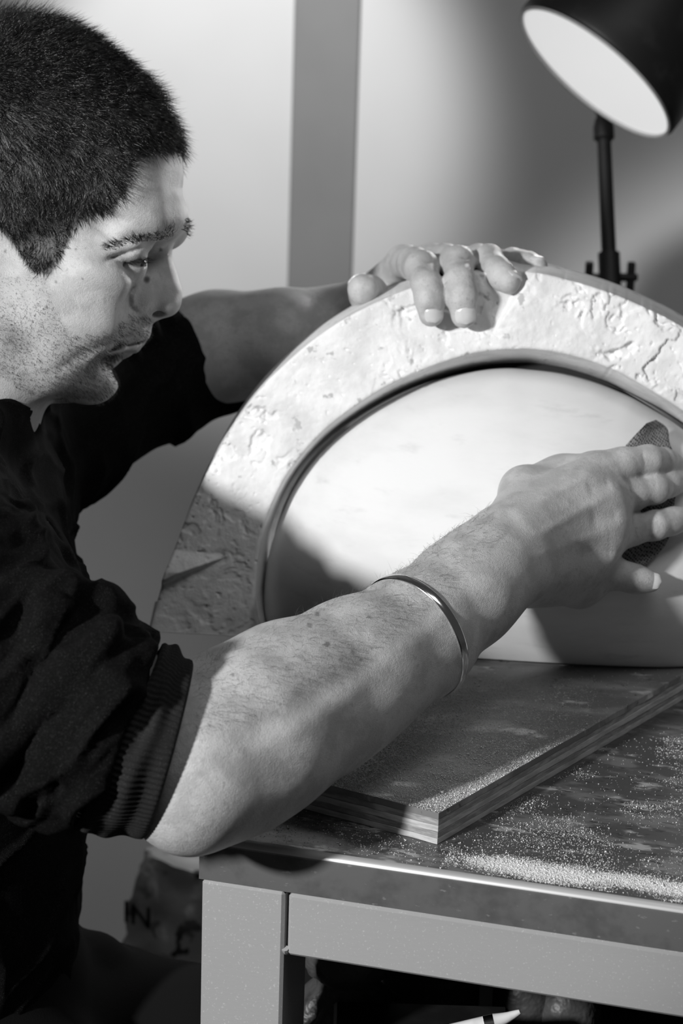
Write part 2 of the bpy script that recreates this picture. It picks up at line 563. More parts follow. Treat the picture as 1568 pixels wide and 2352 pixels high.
dome_px = [(618, 1452), (606, 1400), (608, 1332), (620, 1262), (644, 1191), (677, 1118), (740, 1035), (820, 968), (900, 920), (1000, 876), (1085, 855), (1156, 847), (1217, 850), (1290, 860), (1362, 879), (1420, 902), (1471, 927), (1568, 988), (1640, 1060), (1690, 1140), (1725, 1230), (1745, 1330), (1750, 1400), (1742, 1480)]
DW = -.034
def build_dome():
    c = np.array([mould_uv(*q, w=DW) for q in dome_px]); c[0, 1] = c[-1, 1] = 0
    uc = (c[0, 0] + c[-1, 0]) / 2
    c = resample(spline(c, 900), 260)
    cen = np.array([uc, .0])
    NR = 90
    rr = np.concatenate([[0], np.linspace(.02, 1, NR) ** .72])
    V = np.zeros((len(rr), len(c), 3))
    for i, s in enumerate(rr):
        p = cen + (c - cen) * s
        v = np.maximum(p[:, 1], 0)
        bulge = (1 - s ** 2.4) ** .62
        bot = np.clip(v / .075, 0, 1); bot = .50 + .50 * np.sin(bot * math.pi / 2)
        q = np.concatenate([p * 40, np.zeros((len(p), 1))], 1)
        w = DW + (.104 * bulge) * bot + .00025 * fbm(q, 3, 4)
        V[i] = mould_pt(p[:, 0], v, w)
    V[..., 2] = np.maximum(V[..., 2], BZ + .0012)
    m = len(c)
    idx = np.arange(V.shape[0] * m).reshape(V.shape[0], m)
    Q = np.stack([idx[:-1, :-1], idx[:-1, 1:], idx[1:, 1:], idx[1:, :-1]], -1).reshape(-1, 4)
    # closed body: rim wall, back and bottom
    rim = V[-1]
    backr = rim - mn * .02
    VB = V.reshape(-1, 3)
    nb = len(VB)
    VB = np.vstack([VB, backr])
    last = idx[-1]
    Q2 = [(last[k], nb + k, nb + k + 1, last[k + 1]) for k in range(m - 1)]
    F = [tuple(q) for q in Q] + Q2 + [tuple(range(nb, nb + m))]
    bottom = list(idx[::-1, 0]) + list(idx[1:, -1]) + [nb + m - 1, nb]
    F.append(tuple(int(i) for i in bottom))
    b = MB(); b.v = [tuple(v) for v in VB]; b.f = F
    return b.build('plaster_dome', M['dome'], smooth=True, label='smooth bulging plaster dome being sanded inside the rough arch', cat='plaster form')
dome = build_dome()
M['gap_shade'] = mat('gap_shade_black', .015, .7, spec=.3, bump=((200, 3, .2, .0005),))  # black for an added sheet that stands in for shade in the gap
def build_gap_shade():
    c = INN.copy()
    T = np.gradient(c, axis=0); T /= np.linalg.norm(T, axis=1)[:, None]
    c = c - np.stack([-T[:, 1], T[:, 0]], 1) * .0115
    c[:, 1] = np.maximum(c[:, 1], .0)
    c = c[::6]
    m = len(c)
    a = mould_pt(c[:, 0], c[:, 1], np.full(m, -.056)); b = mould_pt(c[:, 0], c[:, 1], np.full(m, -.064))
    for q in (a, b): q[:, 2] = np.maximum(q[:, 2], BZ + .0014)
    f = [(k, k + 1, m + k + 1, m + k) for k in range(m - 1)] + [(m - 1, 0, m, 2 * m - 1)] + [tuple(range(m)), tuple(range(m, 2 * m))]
    MB().add(list(a) + list(b), f).build('gap_shade_backing', M['gap_shade'], dome, label='added black sheet standing in for shade in the gap')
build_gap_shade()

# ------------------------------------------------------------------ lamp
def build_lamp():
    D = 1.84
    c = P(1365, 168, D)
    vr = ray(1365, 168); vr /= np.linalg.norm(vr)
    ax = P(1533, 312, D) - P(1197, 28, D); ax /= np.linalg.norm(ax)
    n = np.cross(ax, vr); n /= np.linalg.norm(n)
    if n @ _U > 0: n = -n
    n = n * .952 - .305 * vr
    n /= np.linalg.norm(n)
    base = on_z(1408, 1200, TABLE_Z)
    foot = P(1408, 700, D + .02)
    lamp = empty('desk_lamp', (foot[0], foot[1], TABLE_Z), 0, label='black jointed work lamp with a glowing round shade', cat='lamp')
    off = np.array(lamp.location)
    R = .0795
    L = lambda p: np.asarray(p) - off
    # bell shade, open towards n
    prof = [(.0, -.006), (R - .002, -.006), (R, 0.0), (R + .0015, -.001), (R + .003, -.004), (R + .0025, -.02), (R - .002, -.05), (R - .008, -.078), (R - .018, -.105), (R - .034, -.125),
            (.028, -.138), (.024, -.160), (.020, -.166), (.0, -.167)]
    inner = [(.0, -.120), (.03, -.115), (R - .02, -.098), (R - .008, -.06), (R - .003, -.012), (R, 0)]
    MB().lathe(prof[:], L(c), n, 64).build('lamp_shade', M['black'], lamp)
    md = mat('lamp_diffuser', .3, .5, emit=.62)
    MB().lathe([(R - .0012, -.003), (R - .0012, -.0018), (R - .01, -.0005), (.0, .0012)], L(c), n, 64).build('diffuser', md, lamp)
    MB().lathe([(R + .0006, -.004), (R + .0006, .0012), (R - .0016, .0012), (R - .0016, -.004)], L(c), n, 64).build('shade_rim', mat('rim_grey', .35, .5), lamp)
    top = P(1384, 262, D + .105); j2 = P(1400, 632, D + .08)
    bx = np.array([j2[0] + .012, j2[1] + .004, TABLE_Z + .03])
    MB().tube(np.linspace(L(top), L(j2), 12), np.linspace(.0062, .0068, 12), 16).build('lamp_arm', M['black'], lamp)
    u = (top - j2); u /= np.linalg.norm(u)
    col0 = j2 + u * np.linalg.norm(P(1385, 303, D + .102) - j2)
    MB().lathe([(.0075, -.008), (.0095, -.006), (.0095, .004), (.0075, .012)], L(col0), u, 20).build('collar', M['black'], lamp)
    hd = c - n * .07
    MB().tube(spline([L(top), L(top + np.array([0, .004, .02])), L(hd + np.array([.02, .10, .0])), L(hd - n * .05)], 16), .006, 12).build('neck', M['black'], lamp)
    # clamp joint with two wing screws
    for s in (-1, 1):
        a = j2 + s * .0115 * _R + np.array([0, 0, -.002])
        MB().lathe([(.0038, -.002), (.0038, .010), (.0030, .013), (.0, .0135)], L(a), s * _R, 14).build('joint_screw', M['black'], lamp)
        MB().box(L(a) + np.array([-.0035, -.003, -.016]) + s * np.array([.007, 0, 0]), L(a) + np.array([.0035, .003, .014]) + s * np.array([.007, 0, 0]), .0012).build('wing', M['black'], lamp)
    MB().tube([L(j2 + u * .02), L(j2 - u * .02)], .0098, 16).build('joint_body', M['black'], lamp)
    MB().tube(np.linspace(L(j2), L(bx), 8), .0075, 16).build('lower_arm', M['black'], lamp)
    MB().lathe([(.0, -.03), (.045, -.030), (.047, -.026), (.047, -.018), (.02, -.010), (.011, .0), (.0, .0)], L(bx), (0, 0, 1), 40).build('lamp_base', M['black'], lamp)
    l = bpy.data.lights.new('lamp_light', 'SPOT')       # the lamp's own light, leaving the diffuser
    l.energy = 4.5; l.spot_size = math.radians(132); l.spot_blend = .5; l.shadow_soft_size = .05
    lo = bpy.data.objects.new('lamp_light', l)
    COL.objects.link(lo)
    lo.parent = lamp
    lo.location = Vector(L(c + n * .06))
    lo.rotation_euler = Vector(n).to_track_quat('-Z', 'Y').to_euler()
    return c, n
LAMP_C, LAMP_N = build_lamp()
# ------------------------------------------------------------------ implicit modelling of the figure
def stroke_field(X, strokes):
    """grooves (+) and ridges (-) drawn along polylines on the side of the surface that faces the viewer"""
    q = X - CAM
    d = q @ _f
    px = 784 + FPX * (q @ _R) / d; py = 1176 - FPX * (q @ _U) / d
    out = np.zeros(d.shape)
    lx, hx, ly, hy, ld, hd_ = px.min(), px.max(), py.min(), py.max(), d.min(), d.max()
    for pts, w, dep, d0, d1 in strokes:
        pts = np.asarray(pts, float)
        if (pts[:, 0].min() - 3 * w > hx or pts[:, 0].max() + 3 * w < lx or pts[:, 1].min() - 3 * w > hy or pts[:, 1].max() + 3 * w < ly
                or d0 > hd_ or d1 < ld): continue
        best = np.full(d.shape, 1e9); tb = np.zeros(d.shape)
        n = len(pts) - 1
        for i in range(max(n, 1)):
            a = pts[i]; b = pts[min(i + 1, n)]
            ab = b - a; L = ab @ ab + 1e-9
            t = np.clip(((px - a[0]) * ab[0] + (py - a[1]) * ab[1]) / L, 0, 1)
            e = (px - a[0] - t * ab[0]) ** 2 + (py - a[1] - t * ab[1]) ** 2
            m = e < best
            best = np.where(m, e, best); tb = np.where(m, (i + t) / max(n, 1), tb)
        g = np.exp(-best / (w * w)) * dep
        if n > 0: g = g * np.clip(np.minimum(tb, 1 - tb) * 4 + .25, 0, 1)
        out += np.where((d > d0) & (d < d1), g, 0)
    return out
class SDF:
    def __init__(s): s.prims = []; s.post = []
    def cone(s, a, b, ra, rb, k=.008, sub=False):
        a = np.asarray(a, float); b = np.asarray(b, float)
        c = (a + b) / 2; rad = np.linalg.norm(b - a) / 2 + max(ra, rb)
        s.prims.append(('c', (a, b, ra, rb), k, sub, c, rad)); return s
    def chain(s, pts, k=.008, sub=False):
        for (a, ra), (b, rb) in zip(pts[:-1], pts[1:]):
            s.cone(a, b, ra, rb, k, sub)
        return s
    def ell(s, c, axes, r, k=.008, sub=False):
        c = np.asarray(c, float)
        s.prims.append(('e', (c, np.asarray(axes, float), np.asarray(r, float)), k, sub, c, max(r))); return s
    def plane(s, p, n, near, k=.001):
        """cut away the side n points to, within radius near of p"""
        s.prims.append(('p', (np.asarray(p, float), np.asarray(n, float) / np.linalg.norm(n), near), k, True, np.asarray(p, float), near)); return s
    def one(s, pr, X):
        t, q = pr[0], pr[1]
        if t == 'c':
            a, b, r1, r2 = q
            ba = b - a; l2 = ba @ ba; rr = r1 - r2; a2 = l2 - rr * rr
            if a2 <= 1e-12 or l2 < 1e-12:
                return np.minimum(np.linalg.norm(X - a, axis=-1) - r1, np.linalg.norm(X - b, axis=-1) - r2)
            il2 = 1 / l2
            pa = X - a
            y = pa @ ba
            z = y - l2
            xv = pa * l2 - y[..., None] * ba
            x2 = np.einsum('...i,...i->...', xv, xv)
            y2 = y * y * l2; z2 = z * z * l2
            kk = np.sign(rr) * rr * rr * x2
            d = (np.sqrt(x2 * a2 * il2) + y * rr) * il2 - r1
            m1_ = np.sign(z) * a2 * z2 > kk
            m2_ = (np.sign(y) * a2 * y2 < kk) & ~m1_
            d = np.where(m1_, np.sqrt(x2 + z2) * il2 - r2, d)
            d = np.where(m2_, np.sqrt(x2 + y2) * il2 - r1, d)
            return d
        if t == 'e':
            c, A, r = q
            p = (X - c) @ A.T
            k0 = np.linalg.norm(p / r, axis=-1); k1 = np.linalg.norm(p / (r * r), axis=-1)
            return np.where(k1 > 1e-9, k0 * (k0 - 1) / np.maximum(k1, 1e-9), -min(r))
        if t == 'p':
            p, n, near = q
            pl = -((X - p) @ n)
            sp = np.linalg.norm(X - p, axis=-1) - near
            return np.maximum(pl, sp)
    def __call__(s, X, prims=None):
        d = np.full(X.shape[:-1], .2)
        for pr in (s.prims if prims is None else prims):
            e = s.one(pr, X); k = pr[2]
            if pr[3]:
                e = -e
                h = np.clip(.5 - .5 * (d - e) / k, 0, 1)
                d = d * (1 - h) + e * h + k * h * (1 - h)      # smooth max
                
            else:
                h = np.clip(.5 + .5 * (d - e) / k, 0, 1)
                d = d * h + 0 if False else (d * (1 - h) + e * h - k * h * (1 - h))
        return d
    def near(s, c, rad):
        return [p for p in s.prims if np.linalg.norm(p[4] - c) < p[5] + rad + p[2] + .004]
    def mesh(s, vox, strokes=()):
        lo = np.min([p[4] - p[5] for p in s.prims if not p[3]], 0) - 2 * vox
        hi = np.max([p[4] + p[5] for p in s.prims if not p[3]], 0) + 2 * vox
        N = 8
        B = N * vox; BIG = 5 * B
        nb = np.ceil((hi - lo) / BIG).astype(int)
        blocks, vals = [], []
        g = np.stack(np.meshgrid(*[np.arange(N + 1)] * 3, indexing='ij'), -1) * vox
        sub = np.stack(np.meshgrid(*[np.arange(5)] * 3, indexing='ij'), -1).reshape(-1, 3)
        for I in np.ndindex(*nb):
            c = lo + (np.array(I) + .5) * BIG
            pr = s.near(c, BIG * .87)
            if not any(not p[3] for p in pr): continue
            cc = lo + np.array(I) * BIG + (sub + .5) * B
            d = s(cc, pr)
            act = sub[np.abs(d) < B * 1.05]
            if not len(act): continue
            org = lo + np.array(I) * BIG + act * B
            X = org[:, None, None, None, :] + g[None]
            v = s(X, pr)
            if strokes: v = v + stroke_field(X, strokes)
            ok = (v.reshape(len(v), -1).min(1) < 0) & (v.reshape(len(v), -1).max(1) > 0)
            if ok.any():
                blocks.append((np.array(I) * 5 + act)[ok]); vals.append(v[ok])
        blocks = np.vstack(blocks); vals = np.concatenate(vals)
        # surface nets
        S = vals < 0
        dims = nb * 5 * N + 2
        key = lambda c: (c[..., 0] * dims[1] + c[..., 1]) * dims[2] + c[..., 2]
        cnt = np.zeros((len(vals), N, N, N), int); pos = np.zeros((len(vals), N, N, N, 3))
        off = [(0, 0, 0), (1, 0, 0), (0, 1, 0), (1, 1, 0), (0, 0, 1), (1, 0, 1), (0, 1, 1), (1, 1, 1)]
        sl = lambda A, o: A[:, o[0]:o[0] + N, o[1]:o[1] + N, o[2]:o[2] + N]
        for a in range(8):
            for b in range(a + 1, 8):
                df = np.array(off[b]) - np.array(off[a])
                if np.abs(df).sum() != 1: continue
                va, vb = sl(vals, off[a]), sl(vals, off[b])
                m = (va < 0) != (vb < 0)
                t = np.where(m, va / np.where(m, va - vb, 1), 0)
                cnt += m
                pos += m[..., None] * (np.array(off[a]) + t[..., None] * df)
        act = cnt > 0
        bi, x, y, z = np.nonzero(act)
        cell = blocks[bi] * N + np.stack([x, y, z], 1)
        V = lo + (cell + pos[act] / cnt[act][:, None]) * vox
        k = key(cell); order = np.argsort(k); ks = k[order]
        Q = []
        for ax in range(3):
            o1 = [0, 0, 0]; o1[ax] = 1
            s0, s1 = sl(S, (0, 0, 0)), sl(S, tuple(o1))
            bi, x, y, z = np.nonzero(s0 != s1)
            c = blocks[bi] * N + np.stack([x, y, z], 1)
            fl = s0[bi, x, y, z]
            u = np.eye(3, dtype=int)[(ax + 1) % 3]; w = np.eye(3, dtype=int)[(ax + 2) % 3]
            ids = []
            good = np.ones(len(c), bool)
            for o in (-u - w, -w, 0 * u, -u):
                kk = key(c + o)
                j = np.clip(np.searchsorted(ks, kk), 0, len(ks) - 1)
                good &= ks[j] == kk
                ids.append(order[j])
            q = np.stack(ids, 1)
            q[~fl] = q[~fl][:, ::-1]
            Q.append(q[good])
        return V, np.vstack(Q)

HD = 1.43                                   # depth of the head's middle plane
HS = FPX / HD                               # pixels per metre there
def head(px, py, s=0.0):
    return P(px, py, HD - s)
def ax_img(deg):
    """image-plane axes turned by deg (clockwise in the picture), third axis towards the camera"""
    a = math.radians(deg)
    return np.array([math.cos(a) * _R - math.sin(a) * _U, math.sin(a) * _R + math.cos(a) * _U, -_f])

body = SDF()
def he(px, py, s, rx, ry, rs, deg=0, k=.01, sub=False):
    """head ellipsoid: pixel centre, side offset, pixel radii, side radius; mirrored to the far side when off the middle"""
    body.ell(head(px, py, s), ax_img(deg), (rx / HS, ry / HS, rs), k, sub)
    if s > .004:
        body.ell(head(px, py, s) + 2 * s * _f, ax_img(deg), (rx / HS, ry / HS, rs), k, sub)
def hc(pts, k=.006, sub=False):
    """head tube: (px, py, side, radius px) points, mirrored"""
    a = [(head(x, y, s), r / HS) for x, y, s, r in pts]
    body.chain(a, k, sub)
    if max(q[2] for q in pts) > .004:
        b = [(head(x, y, s) + 2 * s * _f, r / HS) for x, y, s, r in pts]
        body.chain(b, k, sub)

# --- skull and face
he(70, 360, 0, 325, 292, .076, 20, .02)            # cranium
he(255, 400, 0, 158, 150, .058, 15, .02)           # forehead
he(290, 470, .022, 112, 70, .036, 20, .015)         # frontal side
hc([(378, 500, 0, 36), (372, 505, .018, 34), (335, 518, .037, 26), (285, 535, .046, 18)], .014)   # brow ridge
he(200, 640, 0, 140, 200, .056, 15, .02)           # mid face
he(120, 720, 0, 150, 150, .060, 10, .02)           # cheek mass
he(222, 632, .046, 78, 46, .017, 22, .014)          # cheek bone
he(165, 742, .040, 105, 88, .020, 20, .016)         # cheek
hc([(-5, 790, .052, 50), (100, 850, .038, 44), (205, 876, .012, 36)], .014)  # jaw line
he(215, 868, 0, 52, 44, .024, 0, .012)             # chin
he(120, 830, 0, 120, 70, .046, 12, .02)            # floor of the mouth
he(228, 762, 0, 90, 66, .036, 20, .012)            # muzzle
# nose
hc([(350, 535, 0, 30), (362, 580, 0, 23), (374, 630, 0, 24), (384, 672, 0, 27), (386, 692, 0, 27)], .008)
he(340, 650, .006, 42, 75, .012, -12, .010)
he(327, 690, .0145, 29, 27, .0095, -10, .0045)       # wing
he(372, 697, .005, 30, 20, .009, 10, .006)          # tip side
he(315, 715, 0, 40, 28, .012, 10, .008)            # base of the nose
he(354, 717, .0075, 22, 8, .0040, 8, .003, True)    # nostril
# mouth
hc([(325, 758, 0, 14), (313, 764, .010, 15), (270, 786, .020, 14), (240, 802, .024, 10)], .007)
hc([(322, 770, 0, 13), (305, 774, .010, 12), (262, 792, .021, 8)], .005)
hc([(297, 800, 0, 16), (290, 801, .009, 15), (258, 806, .020, 9)], .006)
hc([(290, 838, 0, 18), (282, 839, .010, 14), (256, 843, .024, 6)], .012, True)   # hollow between lip and chin
he(288, 668, .019, 46, 62, .012, 10, .014)          # cheek front beside the nose
# eye socket, lids
he(328, 592, .035, 45, 31, .0165, 15, .015, True)
EYE = head(290, 604, .0315); EYE_F = EYE + 2 * .0315 * _f
ER = .0122
body.ell(EYE, ax_img(0), (ER + .0016,) * 3, .006); body.ell(EYE_F, ax_img(0), (ER + .0016,) * 3, .006)
hc([(272, 578, .046, 12), (305, 566, .043, 13), (335, 560, .034, 13)], .008)       # fold over the upper lid
hc([(265, 612, .0445, 3.0), (300, 607, .046, 5), (322, 604, .040, 6.5), (340, 603, .030, 6)], .0020, True)  # lid opening
# ear
he(-110, 560, .070, 30, 62, .007, 12, .004)
# neck
body.chain([(head(-60, 700), .060), (head(-150, 960), .062), (P(-190, 1120, 1.45), .075)], .02)
body.chain([(head(-20, 860, .03), .028), (P(-60, 1010, 1.42), .03)], .02)
# --- trunk under the clothes
body.chain([(P(-240, 1180, 1.45), .07), (P(-250, 1500, 1.46), .06)], .03)
# --- left arm (far) and left hand over the arch
LO = face_depth(1000, 680) - 1.41
def LH(x, y, d): return P(x, y, d + LO)
body.chain([(P(-190, 1130, 1.50), .06), (P(80, 960, 1.62), .05), (P(330, 850, 1.66), .042), (P(500, 800, 1.66), .040),
            (P(650, 780, 1.64), .0345), (LH(780, 745, 1.585), .0255), (LH(835, 715, 1.565), .022)], .02)
KM = .011
body.chain([(LH(835, 715, 1.565), .020), (LH(927, 603, 1.50), .0118)], KM)
body.chain([(LH(845, 715, 1.568), .020), (LH(992, 600, 1.505), .0118)], KM)
body.chain([(LH(858, 718, 1.572), .020), (LH(1070, 606, 1.515), .0115)], KM)
body.chain([(LH(865, 722, 1.575), .018), (LH(1128, 626, 1.525), .0108)], KM)
FK = .0045
L_FINGERS = [
    [(927, 603, 1.500, .0124), (950, 606, 1.462, .0112), (968, 614, 1.426, .0112), (978, 650, 1.403, .0096), (986, 684, 1.397, .0097), (990, 722, 1.399, .0084)],
    [(992, 600, 1.505, .0124), (1020, 598, 1.462, .0112), (1050, 603, 1.428, .0112), (1056, 645, 1.402, .0098), (1061, 678, 1.396, .0099), (1065, 724, 1.398, .0088)],
    [(1070, 606, 1.515, .0115), (1098, 596, 1.475, .0102), (1121, 597, 1.440, .0102), (1140, 620, 1.418, .0092), (1152, 634, 1.412, .0092), (1168, 648, 1.406, .0082)],
    [(1128, 626, 1.525, .0105), (1150, 606, 1.500, .0090), (1176, 600, 1.480, .0088), (1196, 602, 1.470, .0078), (1212, 607, 1.462, .0082), (1234, 613, 1.452, .0072)],
]
for fg in L_FINGERS:
    body.chain([(LH(x, y, d), r) for x, y, d, r in fg], FK)
L_THUMB = [(860, 735, 1.560, .018), (862, 705, 1.515, .0135), (846, 676, 1.470, .0122), (833, 664, 1.446, .0108)]
body.chain([(LH(x, y, d), r) for x, y, d, r in L_THUMB], .008)

DOME_D = {}
bpy.context.view_layer.update()
def dome_d(px, py):
    r = ray(px, py)
    L = np.linalg.norm(r)
    ok, loc, nrm_, i_ = dome.ray_cast(Vector(CAM), Vector(r / L))
    return (np.array(loc) - CAM) @ _f if ok else 1.48
def NP(x, y, d):
    """near arm: depth along the arm, from the elbow to the hand"""
    return P(x, y, d + np.interp(x, [-100, 60, 450, 1160, 1400], [.0, .055, .060, .078, .108]))
def NR(x, y, d, r):
    o = np.interp(x, [-100, 60, 450, 1160, 1400], [.0, .055, .060, .078, .108])
    return r * (d + o) / d
# --- right arm (near) and right hand on the dome
body.chain([(NP(-190, 1120, 1.40), .050), (NP(-120, 1330, 1.24), .042), (NP(180, 1600, 1.15), .040), (NP(420, 1740, 1.125), .042)], .02)
R_FORE = [(455, 1735, 1.130, .0440), (560, 1670, 1.145, .0425), (660, 1606, 1.165, .0400), (815, 1532, 1.195, .0365), (950, 1450, 1.225, .0315),
          (1066, 1356, 1.250, .0292), (1120, 1306, 1.265, .0270), (1160, 1272, 1.278, .0250)]
body.chain([(NP(x, y, d), NR(x, y, d, r)) for x, y, d, r in R_FORE], .012)
body.chain([(NP(432, 1862, 1.118), .0215), (NP(560, 1785, 1.138), .0265), (NP(760, 1645, 1.175), .0265), (NP(960, 1490, 1.222), .024), (NP(1080, 1372, 1.252), .0215), (NP(1170, 1310, 1.275), .018)], .016)
body.chain([(NP(446, 1800, 1.116), .031), (NP(620, 1698, 1.146), .0335), (NP(800, 1585, 1.186), .0290), (NP(960, 1470, 1.222), .026)], .016)     # ulna side, elbow tip
hb = lambda x, y, d: P(x, y, d)
PK = .010
MET = [((1168, 1235, 1.280, .0185), (1366, 1086, 1.312, .0120)), ((1172, 1262, 1.276, .0195), (1400, 1142, 1.305, .0124)),
       ((1176, 1290, 1.280, .0185), (1402, 1222, 1.308, .0118)), ((1182, 1315, 1.285, .0170), (1378, 1306, 1.315, .0112))]
for a, b in MET:
    body.cone(NP(*a[:3]), NP(*b[:3]), NR(*a), NR(*b), .014)
body.ell(NP(1292, 1222, 1.304), ax_img(-25), (.041, .033, .0155), .02)
body.chain([(NP(1215, 1350, 1.30), .012), (NP(1330, 1345, 1.325), .0125), (NP(1385, 1322, 1.33), .0105)], .012)   # little finger edge
R_FINGERS = [
    [(1366, 1086, 1.312, .0122), (1430, 1066, 1.322, .0098), (1488, 1058, 1.338, .0092), (1522, 1061, 1.360, .0084), (1536, 1066, 1.374, .0080), (1552, 1072, 1.388, .0070)],
    [(1400, 1142, 1.305, .0124), (1450, 1138, 1.318, .0090), (1504, 1124, 1.336, .0084), (1534, 1112, 1.360, .0080), (1548, 1105, 1.374, .0078), (1566, 1092, 1.388, .0072)],
    [(1402, 1222, 1.308, .0118), (1446, 1218, 1.322, .0092), (1504, 1207, 1.340, .0086), (1536, 1199, 1.362, .0080), (1550, 1195, 1.374, .0076), (1572, 1188, 1.388, .0068)],
    [(1378, 1306, 1.315, .0110), (1414, 1318, 1.332, .0090), (1450, 1328, 1.350, .0085), (1470, 1332, 1.366, .0076), (1494, 1336, 1.382, .0066)],
]
R_F3 = []
for fg in R_FINGERS:
    # fingers reach from the knuckles down to the cloth on the dome
    x0, y0, d0, r0 = fg[0]
    a0 = (NP(x0, y0, d0) - CAM) @ _f
    xt, yt, dt, rt = fg[-1]
    rt = rt * 1.06
    a1 = dome_d(min(xt, 1566), yt) - rt - .0035
    q = []
    for x, y, d, r in fg:
        t = (d - d0) / (dt - d0)
        dd_ = a0 + (a1 - a0) * t
        q.append((P(x, y, dd_), r * dd_ / d))
    R_F3.append(q)
    body.chain(q, FK)
R_THUMB = [(1178, 1205, 1.295, .0165), (1205, 1128, 1.325, .0138), (1290, 1100, 1.345, .0128), (1365, 1090, 1.362, .0115), (1425, 1085, 1.376, .0100)]
body.chain([(NP(x, y, d), NR(x, y, d, r)) for x, y, d, r in R_THUMB], .010)
body.ell(NP(1310, 1098, 1.332), ax_img(-14), (.030, .0125, .012), .012)   # web
HN = 1.44
STROKES = [
    # face: (polyline px, width px, depth m, depth range)
    ([(340, 783), (300, 790), (262, 800), (244, 807)], 4, .0022, 1.30, 1.44),
    ([(262, 829), (240, 836)], 10, .0018, 1.30, 1.46),
    ([(266, 780), (225, 796), (190, 812), (150, 838), (118, 858)], 13, .0013, 1.30, 1.43),
    ([(275, 787), (220, 818), (192, 850)], 10, -.0006, 1.30, 1.43),
    ([(248, 808), (225, 830), (212, 852)], 10, .0008, 1.30, 1.43),
    ([(310, 650), (297, 676), (297, 704), (314, 718)], 5.5, .0018, 1.30, 1.43),
        ([(238, 600), (262, 590), (300, 578), (332, 566)], 5, .0022, 1.30, 1.41),
    ([(195, 690), (170, 790)], 60, .0012, 1.30, 1.43),
    ([(225, 540), (262, 480)], 40, .0022, 1.30, 1.43),
    ([(345, 430), (340, 470)], 30, .0012, 1.30, 1.43),
    # right hand
    ([(1215, 1165), (1300, 1120), (1366, 1078)], 10, -.0007, 1.2, HN), ([(1230, 1230), (1330, 1175), (1400, 1138)], 11, -.0008, 1.2, HN),
    ([(1240, 1275), (1330, 1240), (1402, 1220)], 11, -.0006, 1.2, HN),
    ([(1345, 1125), (1405, 1110)], 16, .0014, 1.2, HN), ([(1350, 1192), (1425, 1184)], 18, .0014, 1.2, HN), ([(1340, 1265), (1412, 1266)], 18, .0012, 1.2, HN),
    ([(1160, 1165), (1190, 1220)], 18, .0010, 1.2, HN),
    ([(1474, 1030), (1482, 1074)], 2.5, .0004, 1.2, 1.46), ([(1500, 1088), (1508, 1130)], 2.5, .0004, 1.2, 1.46),
    # right forearm
    ([(540, 1705), (690, 1622), (900, 1500)], 34, .0012, 1.0, 1.30), ([(640, 1700), (800, 1590), (1000, 1430), (1080, 1370)], 26, -.0010, 1.0, 1.34),
    ([(470, 1790), (500, 1765)], 44, .0006, 1.0, 1.26), ([(1010, 1300), (1110, 1240)], 18, .0006, 1.0, 1.34),
]
# knuckle creases of the left hand
def nail_rim(cx, cy, w, h, deg):
    a = math.radians(deg)
    p = [(cx + w * math.cos(t) * math.cos(a) - h * math.sin(t) * math.sin(a), cy + w * math.cos(t) * math.sin(a) + h * math.sin(t) * math.cos(a)) for t in np.linspace(-3.6, .45, 12)]
    STROKES.append((p, 3.0, .0009, 1.30, 1.46 + LO))
nail_rim(990, 728, 17, 17, 0); nail_rim(1065, 730, 19, 19, 0)
for (a, b) in (((972, 600), (1000, 606)), ((966, 612), (1000, 618)), ((960, 680), (1012, 676)), ((962, 688), (1012, 684)),
               ((1056, 590), (1084, 596)), ((1050, 602), (1086, 606)), ((1034, 676), (1088, 672)), ((1036, 684), (1088, 680)), ((1128, 640), (1160, 615))):
    STROKES.append(([a, b], 3, .0006, 1.30, 1.46 + LO))

M['skin'] = mat('skin', .52, .40, spec=.5, layers=((55, 4, .42, .62, .41), (230, 3, .58, .74, .38), (1100, 2, .61, .72, .34)),
                bump=((1500, 3, .55, .0007), (420, 4, .30, .0010)))
def add_tone(m):
    nt = m.node_tree
    b = nt.nodes['Principled BSDF']
    src = b.inputs['Base Color'].links[0].from_socket
    at = nt.nodes.new('ShaderNodeAttribute'); at.attribute_name = 'tone'
    mx = nt.nodes.new('ShaderNodeMix'); mx.data_type = 'RGBA'; mx.blend_type = 'MULTIPLY'
    mx.inputs['Factor'].default_value = 1
    nt.links.new(src, mx.inputs['A']); nt.links.new(at.outputs['Color'], mx.inputs['B'])
    nt.links.new(mx.outputs['Result'], b.inputs['Base Color'])
add_tone(M['skin'])
person = empty('person', (P(-240, 1700, 1.46)[0], P(-240, 1700, 1.46)[1], 0), 0,
               label='short-haired man in a dark sweater leaning over the plaster mould and sanding it', cat='person')
PINV = -np.array(person.location)
BV, BQ = body.mesh(.0013, STROKES)
body_o = mesh_np('body', BV + PINV, BQ, M['skin'], person)
def inside(poly, x, y):
    poly = np.asarray(poly, float)
    r = np.zeros(np.shape(x), bool)
    j = len(poly) - 1
    for i in range(len(poly)):
        xi, yi = poly[i]; xj, yj = poly[j]
        c = ((yi > y) != (yj > y)) & (x < (xj - xi) * (y - yi) / (yj - yi + 1e-12) + xi)
        r ^= c
        j = i
    return r
def head_px(X):
    """pixel position of head points; points of the far half are mirrored onto the near half first"""
    q = X - CAM
    d = q @ _f
    far = d > HD
    Y = np.where(far[..., None], X - np.multiply.outer(2 * (d - HD), _f), X)
    q = Y - CAM; dd = q @ _f
    return 784 + FPX * (q @ _R) / dd, 1176 - FPX * (q @ _U) / dd, far
HAIR_POLY = [(440, 335), (400, 345), (340, 352), (306, 372), (294, 424), (280, 465), (242, 492), (194, 505), (156, 548), (138, 606), (106, 630), (74, 624),
             (44, 582), (4, 529), (-40, 480), (-90, 520), (-110, 640), (-180, 760), (-420, 760), (-520, 250), (-200, -200), (300, -150), (470, 250)]
